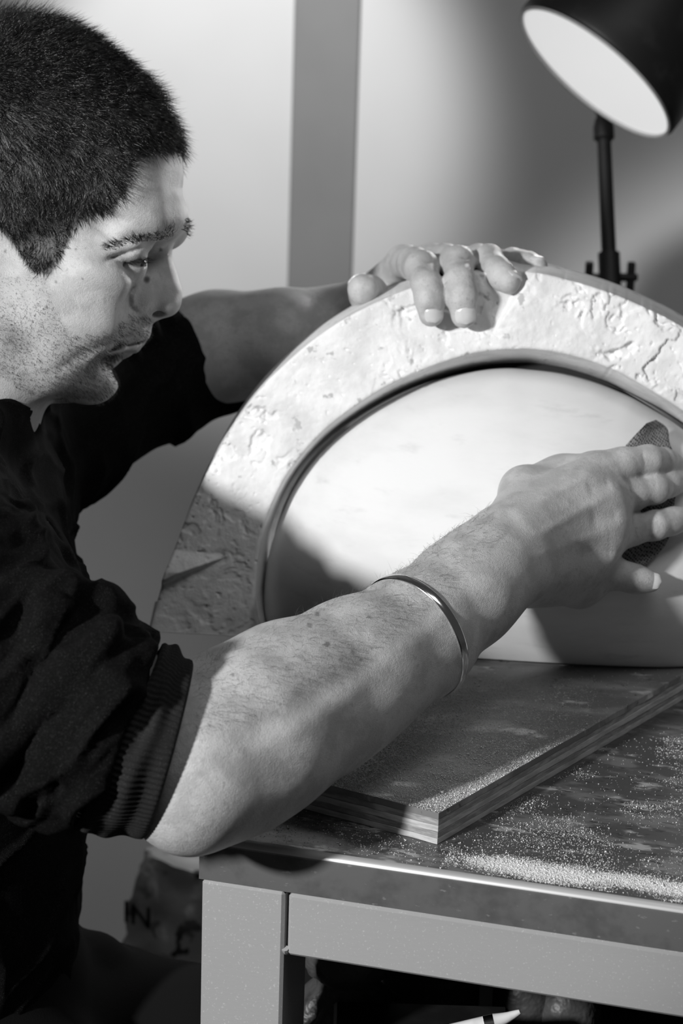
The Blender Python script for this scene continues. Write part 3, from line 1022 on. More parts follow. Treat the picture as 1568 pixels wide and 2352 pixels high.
BEARD_POLY = [(60, 625), (110, 640), (150, 760), (215, 770), (262, 752), (300, 722), (345, 722), (348, 775), (312, 785), (250, 802), (300, 815), (275, 835), (275, 880), (235, 925),
              (60, 905), (-30, 850), (-20, 640)]
hx, hy, hfar = head_px(BV)
bd = (BV - CAM) @ _f
is_head = (hy < 960) & (hx < 470) & (np.abs(bd - HD) < .12)
jit = 10 * fbm(BV * 260, 2, 91)
scalp = is_head & inside(HAIR_POLY, hx + jit, hy + jit)
beard = is_head & inside(BEARD_POLY, hx + 1.5 * jit, hy + 1.5 * jit)
tone = np.ones(len(BV))
tone[beard] *= .84
tone[scalp] *= .12
def smooth_vals(t, n=2):
    for _ in range(n):
        acc = np.zeros(len(t)); cnt = np.zeros(len(t))
        for a, b in ((0, 1), (1, 2), (2, 3), (3, 0)):
            np.add.at(acc, BQ[:, a], t[BQ[:, b]]); np.add.at(cnt, BQ[:, a], 1)
        t = .4 * t + .6 * acc / np.maximum(cnt, 1)
    return t
tone = smooth_vals(tone, 3)
lips = is_head & inside([(338, 768), (300, 778), (246, 803), (258, 815), (296, 818), (316, 800), (345, 785)], hx, hy)
tone[lips] *= .82
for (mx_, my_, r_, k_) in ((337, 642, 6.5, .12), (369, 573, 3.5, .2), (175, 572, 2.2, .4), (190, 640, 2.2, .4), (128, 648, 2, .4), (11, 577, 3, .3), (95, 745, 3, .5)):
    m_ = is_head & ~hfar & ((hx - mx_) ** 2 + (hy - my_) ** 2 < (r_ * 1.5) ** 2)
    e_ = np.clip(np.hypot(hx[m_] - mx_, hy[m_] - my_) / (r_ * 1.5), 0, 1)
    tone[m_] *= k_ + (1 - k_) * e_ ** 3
bpx = 784 + FPX * ((BV - CAM) @ _R) / bd; bpy_ = 1176 - FPX * ((BV - CAM) @ _U) / bd
for (mx_, my_, r_, k_) in ((728, 1410, 4, .5), (750, 1480, 4, .45), (808, 1498, 4, .65), (783, 1516, 4, .65), (830, 1516, 3, .6), (712, 1436, 4, .55), (534, 1550, 3, .5)):
    m_ = (bd < 1.32) & ((bpx - mx_) ** 2 + (bpy_ - my_) ** 2 < (r_ * 1.5) ** 2)
    tone[m_] *= k_
at = body_o.data.attributes.new('tone', 'FLOAT_COLOR', 'POINT')
at.data.foreach_set('color', np.repeat(tone[:, None], 4, 1).astype(np.float32).ravel())

# ------------------------------------------------------------------ hair
nrm = np.zeros((len(BV), 3), np.float32)
body_o.data.vertices.foreach_get('normal', nrm.ravel()) if False else None
buf = np.zeros(len(BV) * 3, np.float32); body_o.data.vertices.foreach_get('normal', buf); nrm = buf.reshape(-1, 3).astype(float)
def quad_sample(mask_v, n, rng):
    q = BQ[mask_v[BQ].all(1)]
    if not len(q): return np.zeros((0, 3)), np.zeros((0, 3))
    i = rng.integers(0, len(q), n)
    u, v = rng.random(n), rng.random(n)
    w = np.stack([(1 - u) * (1 - v), u * (1 - v), u * v, (1 - u) * v], 1)
    Pn = (BV[q[i]] * w[..., None]).sum(1); Nn = (nrm[q[i]] * w[..., None]).sum(1)
    return Pn, Nn / (np.linalg.norm(Nn, axis=1)[:, None] + 1e-9)
def strands(name, root, d0, d1, length, rad, mat_, parent, rng, **tags):
    """tapered three-sided strands: start direction d0 bending to d1"""
    n = len(root)
    u0 = d0 / (np.linalg.norm(d0, axis=1)[:, None] + 1e-9); u1 = d1 / (np.linalg.norm(d1, axis=1)[:, None] + 1e-9)
    length = np.broadcast_to(length, (n,))[:, None]
    p0 = root - u0 * .0006
    p1 = root + u0 * length * .5
    um = u0 * .25 + u1 * .75; um /= np.linalg.norm(um, axis=1)[:, None]
    p2 = p1 + um * length * .5
    a = np.cross(u0, rng.normal(size=(n, 3))); a /= np.linalg.norm(a, axis=1)[:, None] + 1e-9
    b = np.cross(u0, a)
    rad = np.broadcast_to(rad, (n,))[:, None]
    V = np.zeros((n, 7, 3))
    for k in range(3):
        o = math.cos(2.0944 * k) * a + math.sin(2.0944 * k) * b
        V[:, k] = p0 + o * rad; V[:, 3 + k] = p1 + o * rad * .8
    V[:, 6] = p2
    F = []
    for k in range(3):
        j = (k + 1) % 3
        F += [(k, j, 3 + j), (k, 3 + j, 3 + k), (3 + k, 3 + j, 6)]
    F = (np.array(F)[None] + (np.arange(n) * 7)[:, None, None]).reshape(-1, 3)
    off = np.array(parent.matrix_world.translation) if False else -PINV
    return mesh_np(name, V.reshape(-1, 3) - off, F, mat_, parent, **tags)
M['hair'] = mat('dark_hair', .005, .30, spec=.9)
M['brow'] = mat('brow_hair', .010, .5, spec=.3)
M['fuzz'] = mat('arm_hair', .10, .5, spec=.3)
def comb(px, py):
    """picture-plane direction in which the hair lies"""
    t = np.clip((py - 90 - .25 * np.clip(px, 0, 400)) / 330, 0, 1)
    ang = math.radians(2) + t * math.radians(80) + np.clip((140 - px) / 300, 0, 1) * .25
    return np.multiply.outer(np.cos(ang), _R) - np.multiply.outer(np.sin(ang), _U)
rng = np.random.default_rng(11)
root, nn = quad_sample(scalp, 62000, rng)
x_, y_, far_ = head_px(root)
keep = (y_ < 660) & ~(far_ & (rng.random(len(root)) < .6))
root, nn, x_, y_, far_ = root[keep], nn[keep], x_[keep], y_[keep], far_[keep]
cm = comb(x_, y_)
cm = cm - nn * (cm * nn).sum(1)[:, None]
clump = np.stack([fbm(root * 120 + s_, 2, 60 + s_) for s_ in range(3)], 1)
top = np.clip((330 - y_) / 250, 0, 1)
lift = .28 + .42 * top
leng = (.0085 + .0125 * top + .004 * np.clip((x_ - 250) / 150, 0, 1)) * (.75 + .5 * rng.random(len(root)))
leng *= np.where(y_ > 480, .8, 1) * (1 - .36 * np.clip((x_ - 80) / 150, 0, 1) * np.clip((330 - x_) / 60, 0, 1) * top)
j3 = rng.normal(size=(len(root), 3)) * .16
strands('hair', root, nn * lift[:, None] + cm * .62 + clump * .5 + j3, nn * (lift * .45)[:, None] + cm * .9 + clump * .6 + j3 * 1.3, leng,
        .00015, M['hair'], person, rng, kind='stuff', label='short dark cropped hair combed forward')
# stubble
root, nn = quad_sample(beard & (bd < HD + .02), 5600, rng)
x_, y_, _fr = head_px(root)
tang = np.multiply.outer(np.full(len(root), .45), _R) - np.multiply.outer(np.full(len(root), .8), _U)
w_ = np.where((y_ > 720) & (x_ > 150), 1.0, .45)
pk = rng.random(len(root)) < np.where((y_ > 700), 1.0, .35)
root, nn, tang, w_ = root[pk], nn[pk], tang[pk], w_[pk]
j3 = rng.normal(size=(len(root), 3)) * .35
strands('stubble', root, nn * .55 + tang * .6 + j3, nn * .3 + tang + j3, (.0014 + .0020 * rng.random(len(root))) * w_ + .0006, .00007, M['brow'], person, rng,
        kind='stuff', label='short dark beard stubble')
# eyebrow and lashes
def brow_field(poly, spread, n):
    m = np.zeros(len(BV), bool)
    pts = spline(np.array(poly, float), 60)
    vis = is_head & (bd < HD + .03)
    for (x, y) in pts:
        m |= vis & ((hx - x) ** 2 + (hy - y) ** 2 < spread ** 2) & ~hfar
    return quad_sample(m, n, rng)
root, nn = brow_field([(392, 533), (362, 541), (325, 548), (285, 558), (250, 568)], 11, 540)
x_, y_, _fr = head_px(root)
t_ = np.clip((395 - x_) / 150, 0, 1)
bdv = np.multiply.outer(-.25 - .75 * t_, _R) + np.multiply.outer(.9 - .75 * t_, _U)
j3 = rng.normal(size=(len(root), 3)) * .2
strands('eyebrow', root, nn * .5 + bdv + j3, nn * .1 + bdv + j3, (.0075 - .002 * t_) * (.7 + .5 * rng.random(len(root))), .00011, M['brow'], person, rng, label='dark eyebrow')
m = is_head & (np.abs(bd - HD) < .022) & (hx > 388) & (hy > 497) & (hy < 530)
root, nn = quad_sample(m, 90, rng)
bdv = np.multiply.outer(np.full(len(root), .5), _R) + np.multiply.outer(np.full(len(root), -.3), _U)
j3 = rng.normal(size=(len(root), 3)) * .3
strands('eyebrow', root, nn * .6 + bdv * .6 + j3, nn * .3 + bdv * .4 + j3, .0045 * (.6 + .6 * rng.random(len(root))), .00014, M['brow'], person, rng, label='inner brow hairs at the bridge of the nose')
nl = 70
tl = rng.random(nl)
lx, ly = 282 + 56 * tl, 603 - 12 * tl + rng.normal(size=nl) * 1.2
ls = .0452 - .013 * tl ** 2
root = np.array([head(a, b, c) for a, b, c in zip(lx, ly, ls)])
d0 = np.multiply.outer(.5 + .5 * tl, _R) - np.multiply.outer(.35 + .1 * tl, _U) - np.multiply.outer(.8 - .6 * tl, _f) + rng.normal(size=(nl, 3)) * .12
d1 = np.multiply.outer(np.full(nl, 1.0), _R) + np.multiply.outer(np.full(nl, .1), _U) - np.multiply.outer(.5 - .3 * tl, _f) + rng.normal(size=(nl, 3)) * .12
strands('eyelashes', root, d0, d1, .0085 * (.7 + .5 * rng.random(nl)), .00016, M['brow'], person, rng, label='dark lashes of the right eye')
# eyes
M['eye'] = mat('eye_white', .42, .12, spec=.6, layers=((300, 3, .5, .7, .5),))
M['iris'] = mat('iris', .05, .1, spec=.7, layers=((900, 3, .4, .7, .12),))
for e in (EYE, EYE_F):
    b = MB(); b.lathe([(ER * math.sin(t), -ER * math.cos(t)) for t in np.linspace(0, math.pi, 20)], e + PINV, (1, 0, 0), 28)
    eo = b.build('eyeball', M['eye'], person, smooth=True)
    g = .97 * _R - .28 * _U - .12 * _f; g /= np.linalg.norm(g)
    MB().lathe([(.0, ER + .0008), (.003, ER + .0005), (.0055, ER - .0009), (.0058, ER - .0016)], e + PINV, g, 24).build('iris', M['iris'], eo, smooth=True)
# forearm hair
fpoly = [(440, 1520), (880, 1325), (1120, 1160), (1160, 1230), (960, 1420), (800, 1540), (560, 1660), (440, 1700)]
m = (bd < 1.38) & inside(fpoly, bpx, bpy_) & (bpx > 440)
root, nn = quad_sample(m, 4600, rng)
q = root - CAM; dd = q @ _f
rx_, ry_ = 784 + FPX * (q @ _R) / dd, 1176 - FPX * (q @ _U) / dd
up = np.clip((1560 - .62 * (rx_ - 440) - ry_) / 120, -1, 1)
j3 = rng.normal(size=(len(root), 3)) * .35
tg = np.multiply.outer(np.full(len(root), .55), _R) + np.multiply.outer(.1 - .5 * (up < 0), _U)
strands('arm_hair', root, nn * .45 + tg * .8 + j3, nn * .12 + tg + j3 * 1.5, (.0030 + .0055 * rng.random(len(root)) + .005 * (rng.random(len(root)) < .06)), .00005, M['fuzz'], person, rng,
        kind='stuff', label='fine dark hair on the forearm')

# ------------------------------------------------------------------ nails
M['nail'] = mat('fingernail', .66, .25, spec=.6, layers=((120, 2, .4, .7, .60),))
def nail(a, b, r, up, length, half, back=.35):
    a, b = np.asarray(a, float), np.asarray(b, float)
    ax = b - a; ax /= np.linalg.norm(ax)
    n0 = up - ax * (up @ ax); n0 /= np.linalg.norm(n0)
    sd = np.cross(ax, n0)
    c = b - ax * length * back
    NU, NV = 9, 9
    V = []
    for lay in (0, 1):
        for i in range(NU):
            t = -1 + 2 * i / (NU - 1)
            w = (1 - abs(t) ** 4.5) ** .5 if abs(t) < 1 else 0.0
            w = max(w, .12)
            for j in range(NV):
                ph = half * w * (-1 + 2 * j / (NV - 1))
                rr = r + (.00035 if lay == 0 else -.0012)
                drop = .0009 * max(t, 0) ** 3
                V.append(c + ax * t * length / 2 + (rr - drop) * (math.cos(ph) * n0 + math.sin(ph) * sd))
    F = []
    m = NU * NV
    for i in range(NU - 1):
        for j in range(NV - 1):
            k = i * NV + j
            F.append((k, k + 1, k + NV + 1, k + NV)); F.append((m + k, m + k + NV, m + k + NV + 1, m + k + 1))
    ring = [j for j in range(NV)] + [i * NV + NV - 1 for i in range(1, NU)] + [(NU - 1) * NV + j for j in range(NV - 2, -1, -1)] + [i * NV for i in range(NU - 2, 0, -1)]
    for k in range(len(ring)):
        p, q = ring[k], ring[(k + 1) % len(ring)]
        F.append((p, m + p, m + q, q))
    return MB().add([v + PINV for v in V], F).build('fingernail', M['nail'], person)
tc = -_f
nail(LH(*L_FINGERS[0][4][:3]), LH(*L_FINGERS[0][5][:3]), .0086, tc + .25 * _R, .0105, .82, .0)
nail(LH(*L_FINGERS[1][4][:3]), LH(*L_FINGERS[1][5][:3]), .0090, tc + .10 * _R, .0115, .85, .0)
nail(LH(*L_FINGERS[2][4][:3]), LH(*L_FINGERS[2][5][:3]), .0084, tc * .5 + .9 * _R + .6 * _U, .0110, .85, .0)
nail(LH(*L_FINGERS[3][4][:3]), LH(*L_FINGERS[3][5][:3]), .0074, _U + .2 * tc, .0090, .8, .0)
nail(LH(*L_THUMB[2][:3]), LH(*L_THUMB[3][:3]), .0109, _U * 1.0 - .5 * _R, .0115, .8, .1)
for k in range(4):
    nail(R_F3[k][-2][0], R_F3[k][-1][0], R_F3[k][-1][1] + .0002, _R * .8 - _f * .6, .0100, .8, .0)
# ------------------------------------------------------------------ clothes
M['knit'] = mat('dark_knit', .0035, .85, spec=.06, layers=((500, 2, .55, .75, .007), (2200, 2, .60, .72, .05)), bump=((1500, 2, .5, .0006), (60, 3, .3, .003)))
M['rib'] = mat('dark_rib_knit', .016, .9, spec=.2, layers=((1300, 2, .55, .72, .04),), bump=((1800, 2, .5, .0006),))
M['denim'] = mat('dark_trousers', .003, .9, spec=.2, bump=((900, 2, .4, .0006),))
sw = SDF()
for dd_ in (1.37, 1.45, 1.53):
    w_ = 1.45 + (dd_ - 1.45) * .35
    top_ = (P(-300, 1330, dd_), .085) if dd_ < 1.4 else (P(-235, 1120, dd_), .100)
    sw.chain([top_, (P(-238, 1460, dd_), .120), (P(-238, 1800, w_), .120), (P(-255, 2350, w_ + .01), .118)], .02)
sw.chain([(P(-190, 1150, 1.44), .060), (P(-60, 1090, 1.50), .060), (P(110, 975, 1.58), .060), (P(330, 862, 1.655), .049), (P(540, 795, 1.67), .0455)], .02)
sw.chain([(P(500, 915, 1.66), .010), (P(400, 945, 1.65), .018), (P(280, 985, 1.62), .020), (P(150, 1075, 1.56), .022), (P(20, 1200, 1.50), .03)], .015)   # hanging underside
sw.chain([(P(-170, 1060, 1.34), .030), (P(-70, 1000, 1.355), .022), (P(-5, 962, 1.395), .018), (P(38, 935, 1.44), .017), (P(70, 925, 1.50), .02)], .012)
sw.chain([(P(60, 1090, 1.50), .032), (P(75, 1300, 1.48), .030)], .02)
sw.chain([(P(-60, 1050, 1.40), .035), (P(0, 1150, 1.43), .045)], .02)       # collar front
# folds at the far shoulder
for pts in ([(345, 745), (370, 820), (350, 900)], [(300, 800), (325, 860), (345, 920)], [(390, 735), (425, 790), (420, 880)], [(60, 930), (75, 1000), (60, 1100)], [(110, 930), (125, 1020), (100, 1090)],
            [(15, 980), (45, 1100), (85, 1200)]):
    sw.chain([(P(x, y, 1.60 - .0009 * (345 - x) * .4 if x > 200 else 1.49), .009) for x, y in pts], .006)
# near sleeve, bunched towards the elbow
sw.chain([(P(-230, 1180, 1.33), .070), (NP(-110, 1400, 1.20), .064), (NP(60, 1560, 1.135), .054), (NP(180, 1620, 1.125), .047), (NP(285, 1672, 1.120), .045)], .02)
FOLDS = [
    ([(-40, 1440, 1.12), (60, 1385, 1.10), (160, 1378, 1.10), (255, 1396, 1.11)], (.013, .015, .0135, .0135)),
    ([(90, 1500, 1.085), (200, 1470, 1.095), (306, 1503, 1.11)], (.012, .015, .0165)),
    ([(320, 1500, 1.085), (230, 1610, 1.063), (120, 1740, 1.072), (20, 1830, 1.09)], (.012, .012, .012, .010)),
    ([(250, 1470, 1.075), (140, 1570, 1.068), (20, 1690, 1.085), (-60, 1760, 1.10)], (.010, .011, .011, .010)),
    ([(120, 1400, 1.080), (70, 1470, 1.078), (0, 1590, 1.090), (-60, 1660, 1.10)], (.008, .010, .010, .010)),
    ([(300, 1590, 1.072), (220, 1720, 1.066), (160, 1820, 1.080), (110, 1868, 1.095)], (.009, .012, .012, .009)),
    ([(60, 1745, 1.082), (50, 1800, 1.088), (70, 1856, 1.098)], (.009, .010, .007)),
    ([(0, 1400, 1.105), (-20, 1480, 1.10), (-60, 1560, 1.11)], (.009, .010, .010)),
    ([(335, 1560, 1.083), (290, 1650, 1.072), (230, 1770, 1.077)], (.007, .009, .009)),
]
for pts, rr in FOLDS:
    c = spline(np.array(pts), 9); r_ = np.interp(np.linspace(0, 1, 9), np.linspace(0, 1, len(rr)), rr)
    sw.chain([(NP(*q), NR(*q, float(t))) for q, t in zip(c, r_)], .0045)
axr = P(470, 795, 1.668) - P(330, 852, 1.655)
sw.plane(P(508, 810, 1.665), axr + .02 * _f, .13)
sw.plane(NP(285, 1680, 1.115), P(430, 1722, 1.118) - P(300, 1670, 1.115), .10)
SV, SQ = sw.mesh(.0022)
def fold_relief(V, Q):
    # sharp creases: ridged noise stretched along the way the folds run
    fx, fy, fd = to_px(V)
    e1 = -.60 * _R - .80 * _U; e2 = .80 * _R - .60 * _U
    a, b, c = V @ e1, V @ e2, V @ _f
    w0 = fbm(V * 22, 2, 5) * .012
    q = np.stack([a * 16, (b + w0) * 62, c * 30], 1)
    r1 = 1 - np.abs(vnoise(q, 3)) * 2.2
    q2 = np.stack([a * 30 + 9, (b - w0) * 110, c * 50], 1)
    r2 = 1 - np.abs(vnoise(q2, 13)) * 2.0
    sleeve = np.clip((1.30 - fd) / .06, 0, 1) * np.clip((fx + 200) / 100, 0, 1)
    rest = 1 - sleeve
    h = sleeve * (.0050 * np.clip(r1, -.2, 1) + .0018 * np.clip(r2, -.2, 1)) + rest * .004 * np.clip(r1, 0, 1)
    fade = np.clip((395 - fx) / 60, 0, 1)
    n = np.zeros((len(V), 3))
    fn = np.cross(V[Q[:, 2]] - V[Q[:, 0]], V[Q[:, 3]] - V[Q[:, 1]])
    for k in range(4): np.add.at(n, Q[:, k], fn)
    n /= np.linalg.norm(n, axis=1)[:, None] + 1e-12
    return V + n * ((h - .0025) * np.where(fd < 1.35, fade, 1))[:, None]
SV = fold_relief(SV, SQ)
sweater = mesh_np('sweater', SV + PINV, SQ, M['knit'], person, label='dark knitted sweater with pushed-up bunched sleeves')

# ribbed cuff just above the right elbow
def build_cuff():
    c1 = NP(388, 1722, 1.120); c0 = NP(268, 1690, 1.1185)
    A = c1 - c0; A /= np.linalg.norm(A)
    e1 = _U - A * (_U @ A); e1 /= np.linalg.norm(e1); e2 = np.cross(A, e1)
    if e2 @ _f > 0: e2 = -e2
    NA, NL = 768, 26
    th = np.linspace(0, 2 * math.pi, NA, endpoint=False)
    rows = []
    for i in range(NL):
        t = i / (NL - 1)
        c = c0 + (c1 - c0) * t
        r = .0530 - .0034 * t + .0030 * math.exp(-((t - .35) / .2) ** 2)
        if t > .96: r -= .0012
        ga = .0016 * (1 - t) * np.sin(3 * th + 5 * t) + .0013 * np.sin(6 * th - 9 * t) * (1 - t)
        gather = .0016 * math.sin(t * 15) * (1 - t)
        rib = .0004 * np.sin(th * 96) * min(1, (1 - t) * 8)
        rad = r + ga + gather + rib
        sl = (.010 * (1 - t)) * np.cos(th)          # slanted seam towards the sleeve
        rows.append(c + np.multiply.outer(rad * np.cos(th), e1) + np.multiply.outer(rad * np.sin(th), e2) + np.multiply.outer(sl, A))
    # inner return
    inner = c1 - A * .003 + np.multiply.outer((.0460) * np.cos(th), e1) + np.multiply.outer((.0460) * np.sin(th), e2)
    rows.append(inner)
    V = np.array(rows); m = NA
    idx = np.arange(V.shape[0] * m).reshape(-1, m)
    Q = np.stack([idx[:-1], np.roll(idx, -1, 1)[:-1], np.roll(idx, -1, 1)[1:], idx[1:]], -1).reshape(-1, 4)
    b = MB(); b.v = [tuple(v) for v in (V.reshape(-1, 3) + PINV)]; b.f = [tuple(q) for q in Q]
    b.build('ribbed_cuff', M['rib'], sweater, smooth=True)
build_cuff()
# trousers: seated, thighs under the table
tr = SDF()
tr.chain([(P(-260, 2330, 1.46), .14), (P(-260, 2500, 1.46), .15)], .02)
zk = P(440, 2440, 1.50)
tr.chain([(P(-240, 2480, 1.52), .10), (P(200, 2440, 1.52), .080), (zk, .062), (np.array([zk[0] + .03, zk[1] + .02, .30]), .055), (np.array([zk[0] + .02, zk[1] + .02, .06]), .045)], .02)
kn = P(300, 2700, 1.36)
tr.chain([(P(-240, 2560, 1.40), .10), (kn, .070), (np.array([kn[0] + .01, kn[1] + .02, .3]), .055), (np.array([kn[0], kn[1] + .02, .06]), .045)], .02)
tr.chain([(P(170, 2205, 1.50), .018), (P(215, 2215, 1.50), .02), (P(255, 2235, 1.50), .016)], .01)
TV, TQ = tr.mesh(.005)
mesh_np('trousers', TV + PINV, TQ, M['denim'], person, label='black trousers of the seated man')

# ------------------------------------------------------------------ bracelet
def build_bangle():
    c = NP(952, 1462, 1.2235)
    A = NP(1066, 1356, 1.250) - NP(850, 1515, 1.200); A /= np.linalg.norm(A)
    e1 = _U - A * (_U @ A); e1 /= np.linalg.norm(e1); e2 = np.cross(A, e1)
    if e2 @ _f > 0: e2 = -e2
    # section: width along the arm, thickness outwards; the band lies close to the skin
    sec = [(.0030 * math.copysign(abs(math.cos(t)) ** .7, math.cos(t)), .0011 * math.copysign(abs(math.sin(t)) ** .8, math.sin(t))) for t in np.linspace(0, 2 * math.pi, 16, endpoint=False)]
    th = np.linspace(math.radians(-42), math.radians(278), 130)
    V = []; m = len(sec)
    for t in th:
        o = math.cos(t) * e1 + math.sin(t) * e2
        rad = .0388 + .0010 * math.cos(2 * t)
        for (w, h) in sec:
            V.append(c + o * (rad + h) + A * w)
    n = len(th)
    F = [(i * m + k, i * m + (k + 1) % m, (i + 1) * m + (k + 1) % m, (i + 1) * m + k) for i in range(n - 1) for k in range(m)]
    F += [tuple(range(m)), tuple((n - 1) * m + k for k in range(m))]
    MB().add(V, F).build('bracelet', M['chrome'], smooth=True, label='polished silver open bangle around the right wrist', cat='bracelet')
build_bangle()

# ------------------------------------------------------------------ sanding mesh held under the fingers
def build_pad():
    # outline rows in picture order, laid on the dome; top corner curls away from it
    left = [(1436, 1024), (1420, 1060), (1415, 1110), (1418, 1160), (1420, 1210), (1422, 1262), (1440, 1300)]
    right = [(1538, 1020), (1556, 1060), (1556, 1110), (1548, 1160), (1544, 1210), (1524, 1258), (1480, 1302)]
    top = [(1496, 964)]
    nr, nc = 40, 20
    L_ = spline(np.array([(1484, 972)] + left, float), nr); R_ = spline(np.array([(1506, 964), (1532, 984)] + right, float), nr)
    V = []
    for lay in (0, 1):
        for i in range(nr):
            for j in range(nc):
                t = j / (nc - 1)
                x, y = L_[i] * (1 - t) + R_[i] * t
                dd_ = dome_d(x, y)
                curl = .024 * max(0, (1040 - y) / 80) ** 1.6 * (1 - .6 * t)
                fold = .0015 * math.sin(t * 9 + y * .03)
                V.append(P(x, y, dd_ - .0012 - curl - fold * .5 - .0010 - (.0026 if lay else 0)))
    m = nr * nc; F = []
    for i in range(nr - 1):
        for j in range(nc - 1):
            k = i * nc + j
            F.append((k, k + 1, k + nc + 1, k + nc)); F.append((m + k, m + k + nc, m + k + nc + 1, m + k + 1))
    ring = [j for j in range(nc)] + [i * nc + nc - 1 for i in range(1, nr)] + [(nr - 1) * nc + j for j in range(nc - 2, -1, -1)] + [i * nc for i in range(nr - 2, 0, -1)]
    for k in range(len(ring)):
        p, q = ring[k], ring[(k + 1) % len(ring)]
        F.append((p, m + p, m + q, q))
    mm = mat('abrasive_mesh', .10, .75, spec=.4)
    nt = mm.node_tree; b = nt.nodes['Principled BSDF']
    tcn = nt.nodes.new('ShaderNodeTexCoord'); mp = nt.nodes.new('ShaderNodeMapping'); mp.inputs['Rotation'].default_value = (0, .9, 0)
    mp.inputs['Scale'].default_value = (1, 1, 1)
    v1 = nt.nodes.new('ShaderNodeTexVoronoi'); v1.inputs['Scale'].default_value = 620; v1.inputs['Randomness'].default_value = .25
    nt.links.new(tcn.outputs['Object'], mp.inputs[0]); nt.links.new(mp.outputs[0], v1.inputs['Vector'])
    r = nt.nodes.new('ShaderNodeMapRange'); r.inputs['From Min'].default_value = .25; r.inputs['From Max'].default_value = .55
    r.inputs['To Min'].default_value = .02; r.inputs['To Max'].default_value = .26
    nt.links.new(v1.outputs['Distance'], r.inputs['Value']); nt.links.new(r.outputs[0], b.inputs['Base Color'])
    bp = nt.nodes.new('ShaderNodeBump'); bp.inputs['Strength'].default_value = .8; bp.inputs['Distance'].default_value = .001
    nt.links.new(v1.outputs['Distance'], bp.inputs['Height']); nt.links.new(bp.outputs[0], b.inputs['Normal'])
    MB().add(V, F).build('sanding_mesh', mm, smooth=True, label='sheet of woven abrasive mesh pressed on the dome by the right hand', cat='sanding cloth')
build_pad()

# ------------------------------------------------------------------ sanding dust
def grains(name, pts, size, label, rng):
    n = len(pts)
    tet = np.array([(1, 1, 1), (1, -1, -1), (-1, 1, -1), (-1, -1, 1)], float) / 1.732
    sc = size * np.exp(rng.normal(size=n) * .45)
    a = rng.random(n) * 6.28
    ca, sa = np.cos(a), np.sin(a)
    V = np.zeros((n, 4, 3))
    for k in range(4):
        x, y, z = tet[k]
        V[:, k, 0] = pts[:, 0] + sc * (ca * x - sa * y); V[:, k, 1] = pts[:, 1] + sc * (sa * x + ca * y)
        V[:, k, 2] = pts[:, 2] + sc * (z * .75 + .42)
    F = (np.array([(0, 1, 2), (0, 3, 1), (0, 2, 3), (1, 3, 2)])[None] + (np.arange(n) * 4)[:, None, None]).reshape(-1, 3)
    return mesh_np(name, V.reshape(-1, 3), F, M['dust'], None, smooth=False, kind='stuff', label=label, cat='dust')
rng = np.random.default_rng(5)
# on the board: thick near the front corner and along the arm, thinning to the back
N = 210000
a = rng.random(N) * LL; b = rng.random(N) * LR
pt = B0 + np.multiply.outer(a, e_l) + np.multiply.outer(b, e_r)
pt[:, 2] = BZ
q = pt - CAM; dq = q @ _f; bx_, by_ = 784 + FPX * (q @ _R) / dq, 1176 - FPX * (q @ _U) / dq
den = np.clip((by_ - 1540) / 190, 0, 1) ** 1.2 * (.35 + .65 * np.clip((fbm(pt * 28, 3, 3) + .35) / .6, 0, 1))
den *= np.clip((1420 - bx_) / 260, .03, 1)
den = np.clip(den * 2.2, 0, 1)
den = np.maximum(den, .012 * (by_ > 1530))
scr = np.abs((by_ - 1745) + .42 * (bx_ - 1010)) < 7
den[scr & (bx_ > 930) & (bx_ < 1060)] *= .1
grains('sanding_dust', pt[rng.random(N) < den], .00025, 'pale sanding dust scattered over the plywood board', rng)
N = 330000
tx = rng.random(N) * .42; ty = .004 + rng.random(N) * .26
tx[:70000] = .14 + rng.random(70000) * .20; ty[:70000] = np.clip(.019 + rng.normal(size=70000) * .0065, .006, .2)
cr, sr = math.cos(TROT), math.sin(TROT)
pt = np.stack([T0[0] + cr * tx - sr * ty, T0[1] + sr * tx + cr * ty, np.full(N, TABLE_Z)], 1)
q = pt - CAM; dq = q @ _f; bx_, by_ = 784 + FPX * (q @ _R) / dq, 1176 - FPX * (q @ _U) / dq
band = np.exp(-((ty - .022 - .012 * fbm(pt * 30, 2, 8)) / .010) ** 2) * np.clip((bx_ - 1050) / 130, 0, 1)
patch = np.clip((fbm(pt * np.array([22, 30, 1]), 4, 12) - .02) / .25, 0, 1) * np.clip((bx_ - 1000) / 200, 0, 1) * .28
den = np.maximum.reduce([band, patch, np.full(N, .018), .12 * np.exp(-((ty - .03) / .02) ** 2)])
rel = pt - B0
onb = (rel @ e_l > -.002) & ((rel - np.multiply.outer(rel @ e_l, e_l)) @ e_r > -.002)
inb = np.linalg.solve(np.array([[e_r[0], e_l[0]], [e_r[1], e_l[1]]]), rel[:, :2].T)
onb = (inb[0] > -.002) & (inb[1] > -.002)
grains('sanding_dust', pt[(rng.random(N) < den) & ~onb], .00026, 'pale sanding dust drifted along the table front edge', rng)

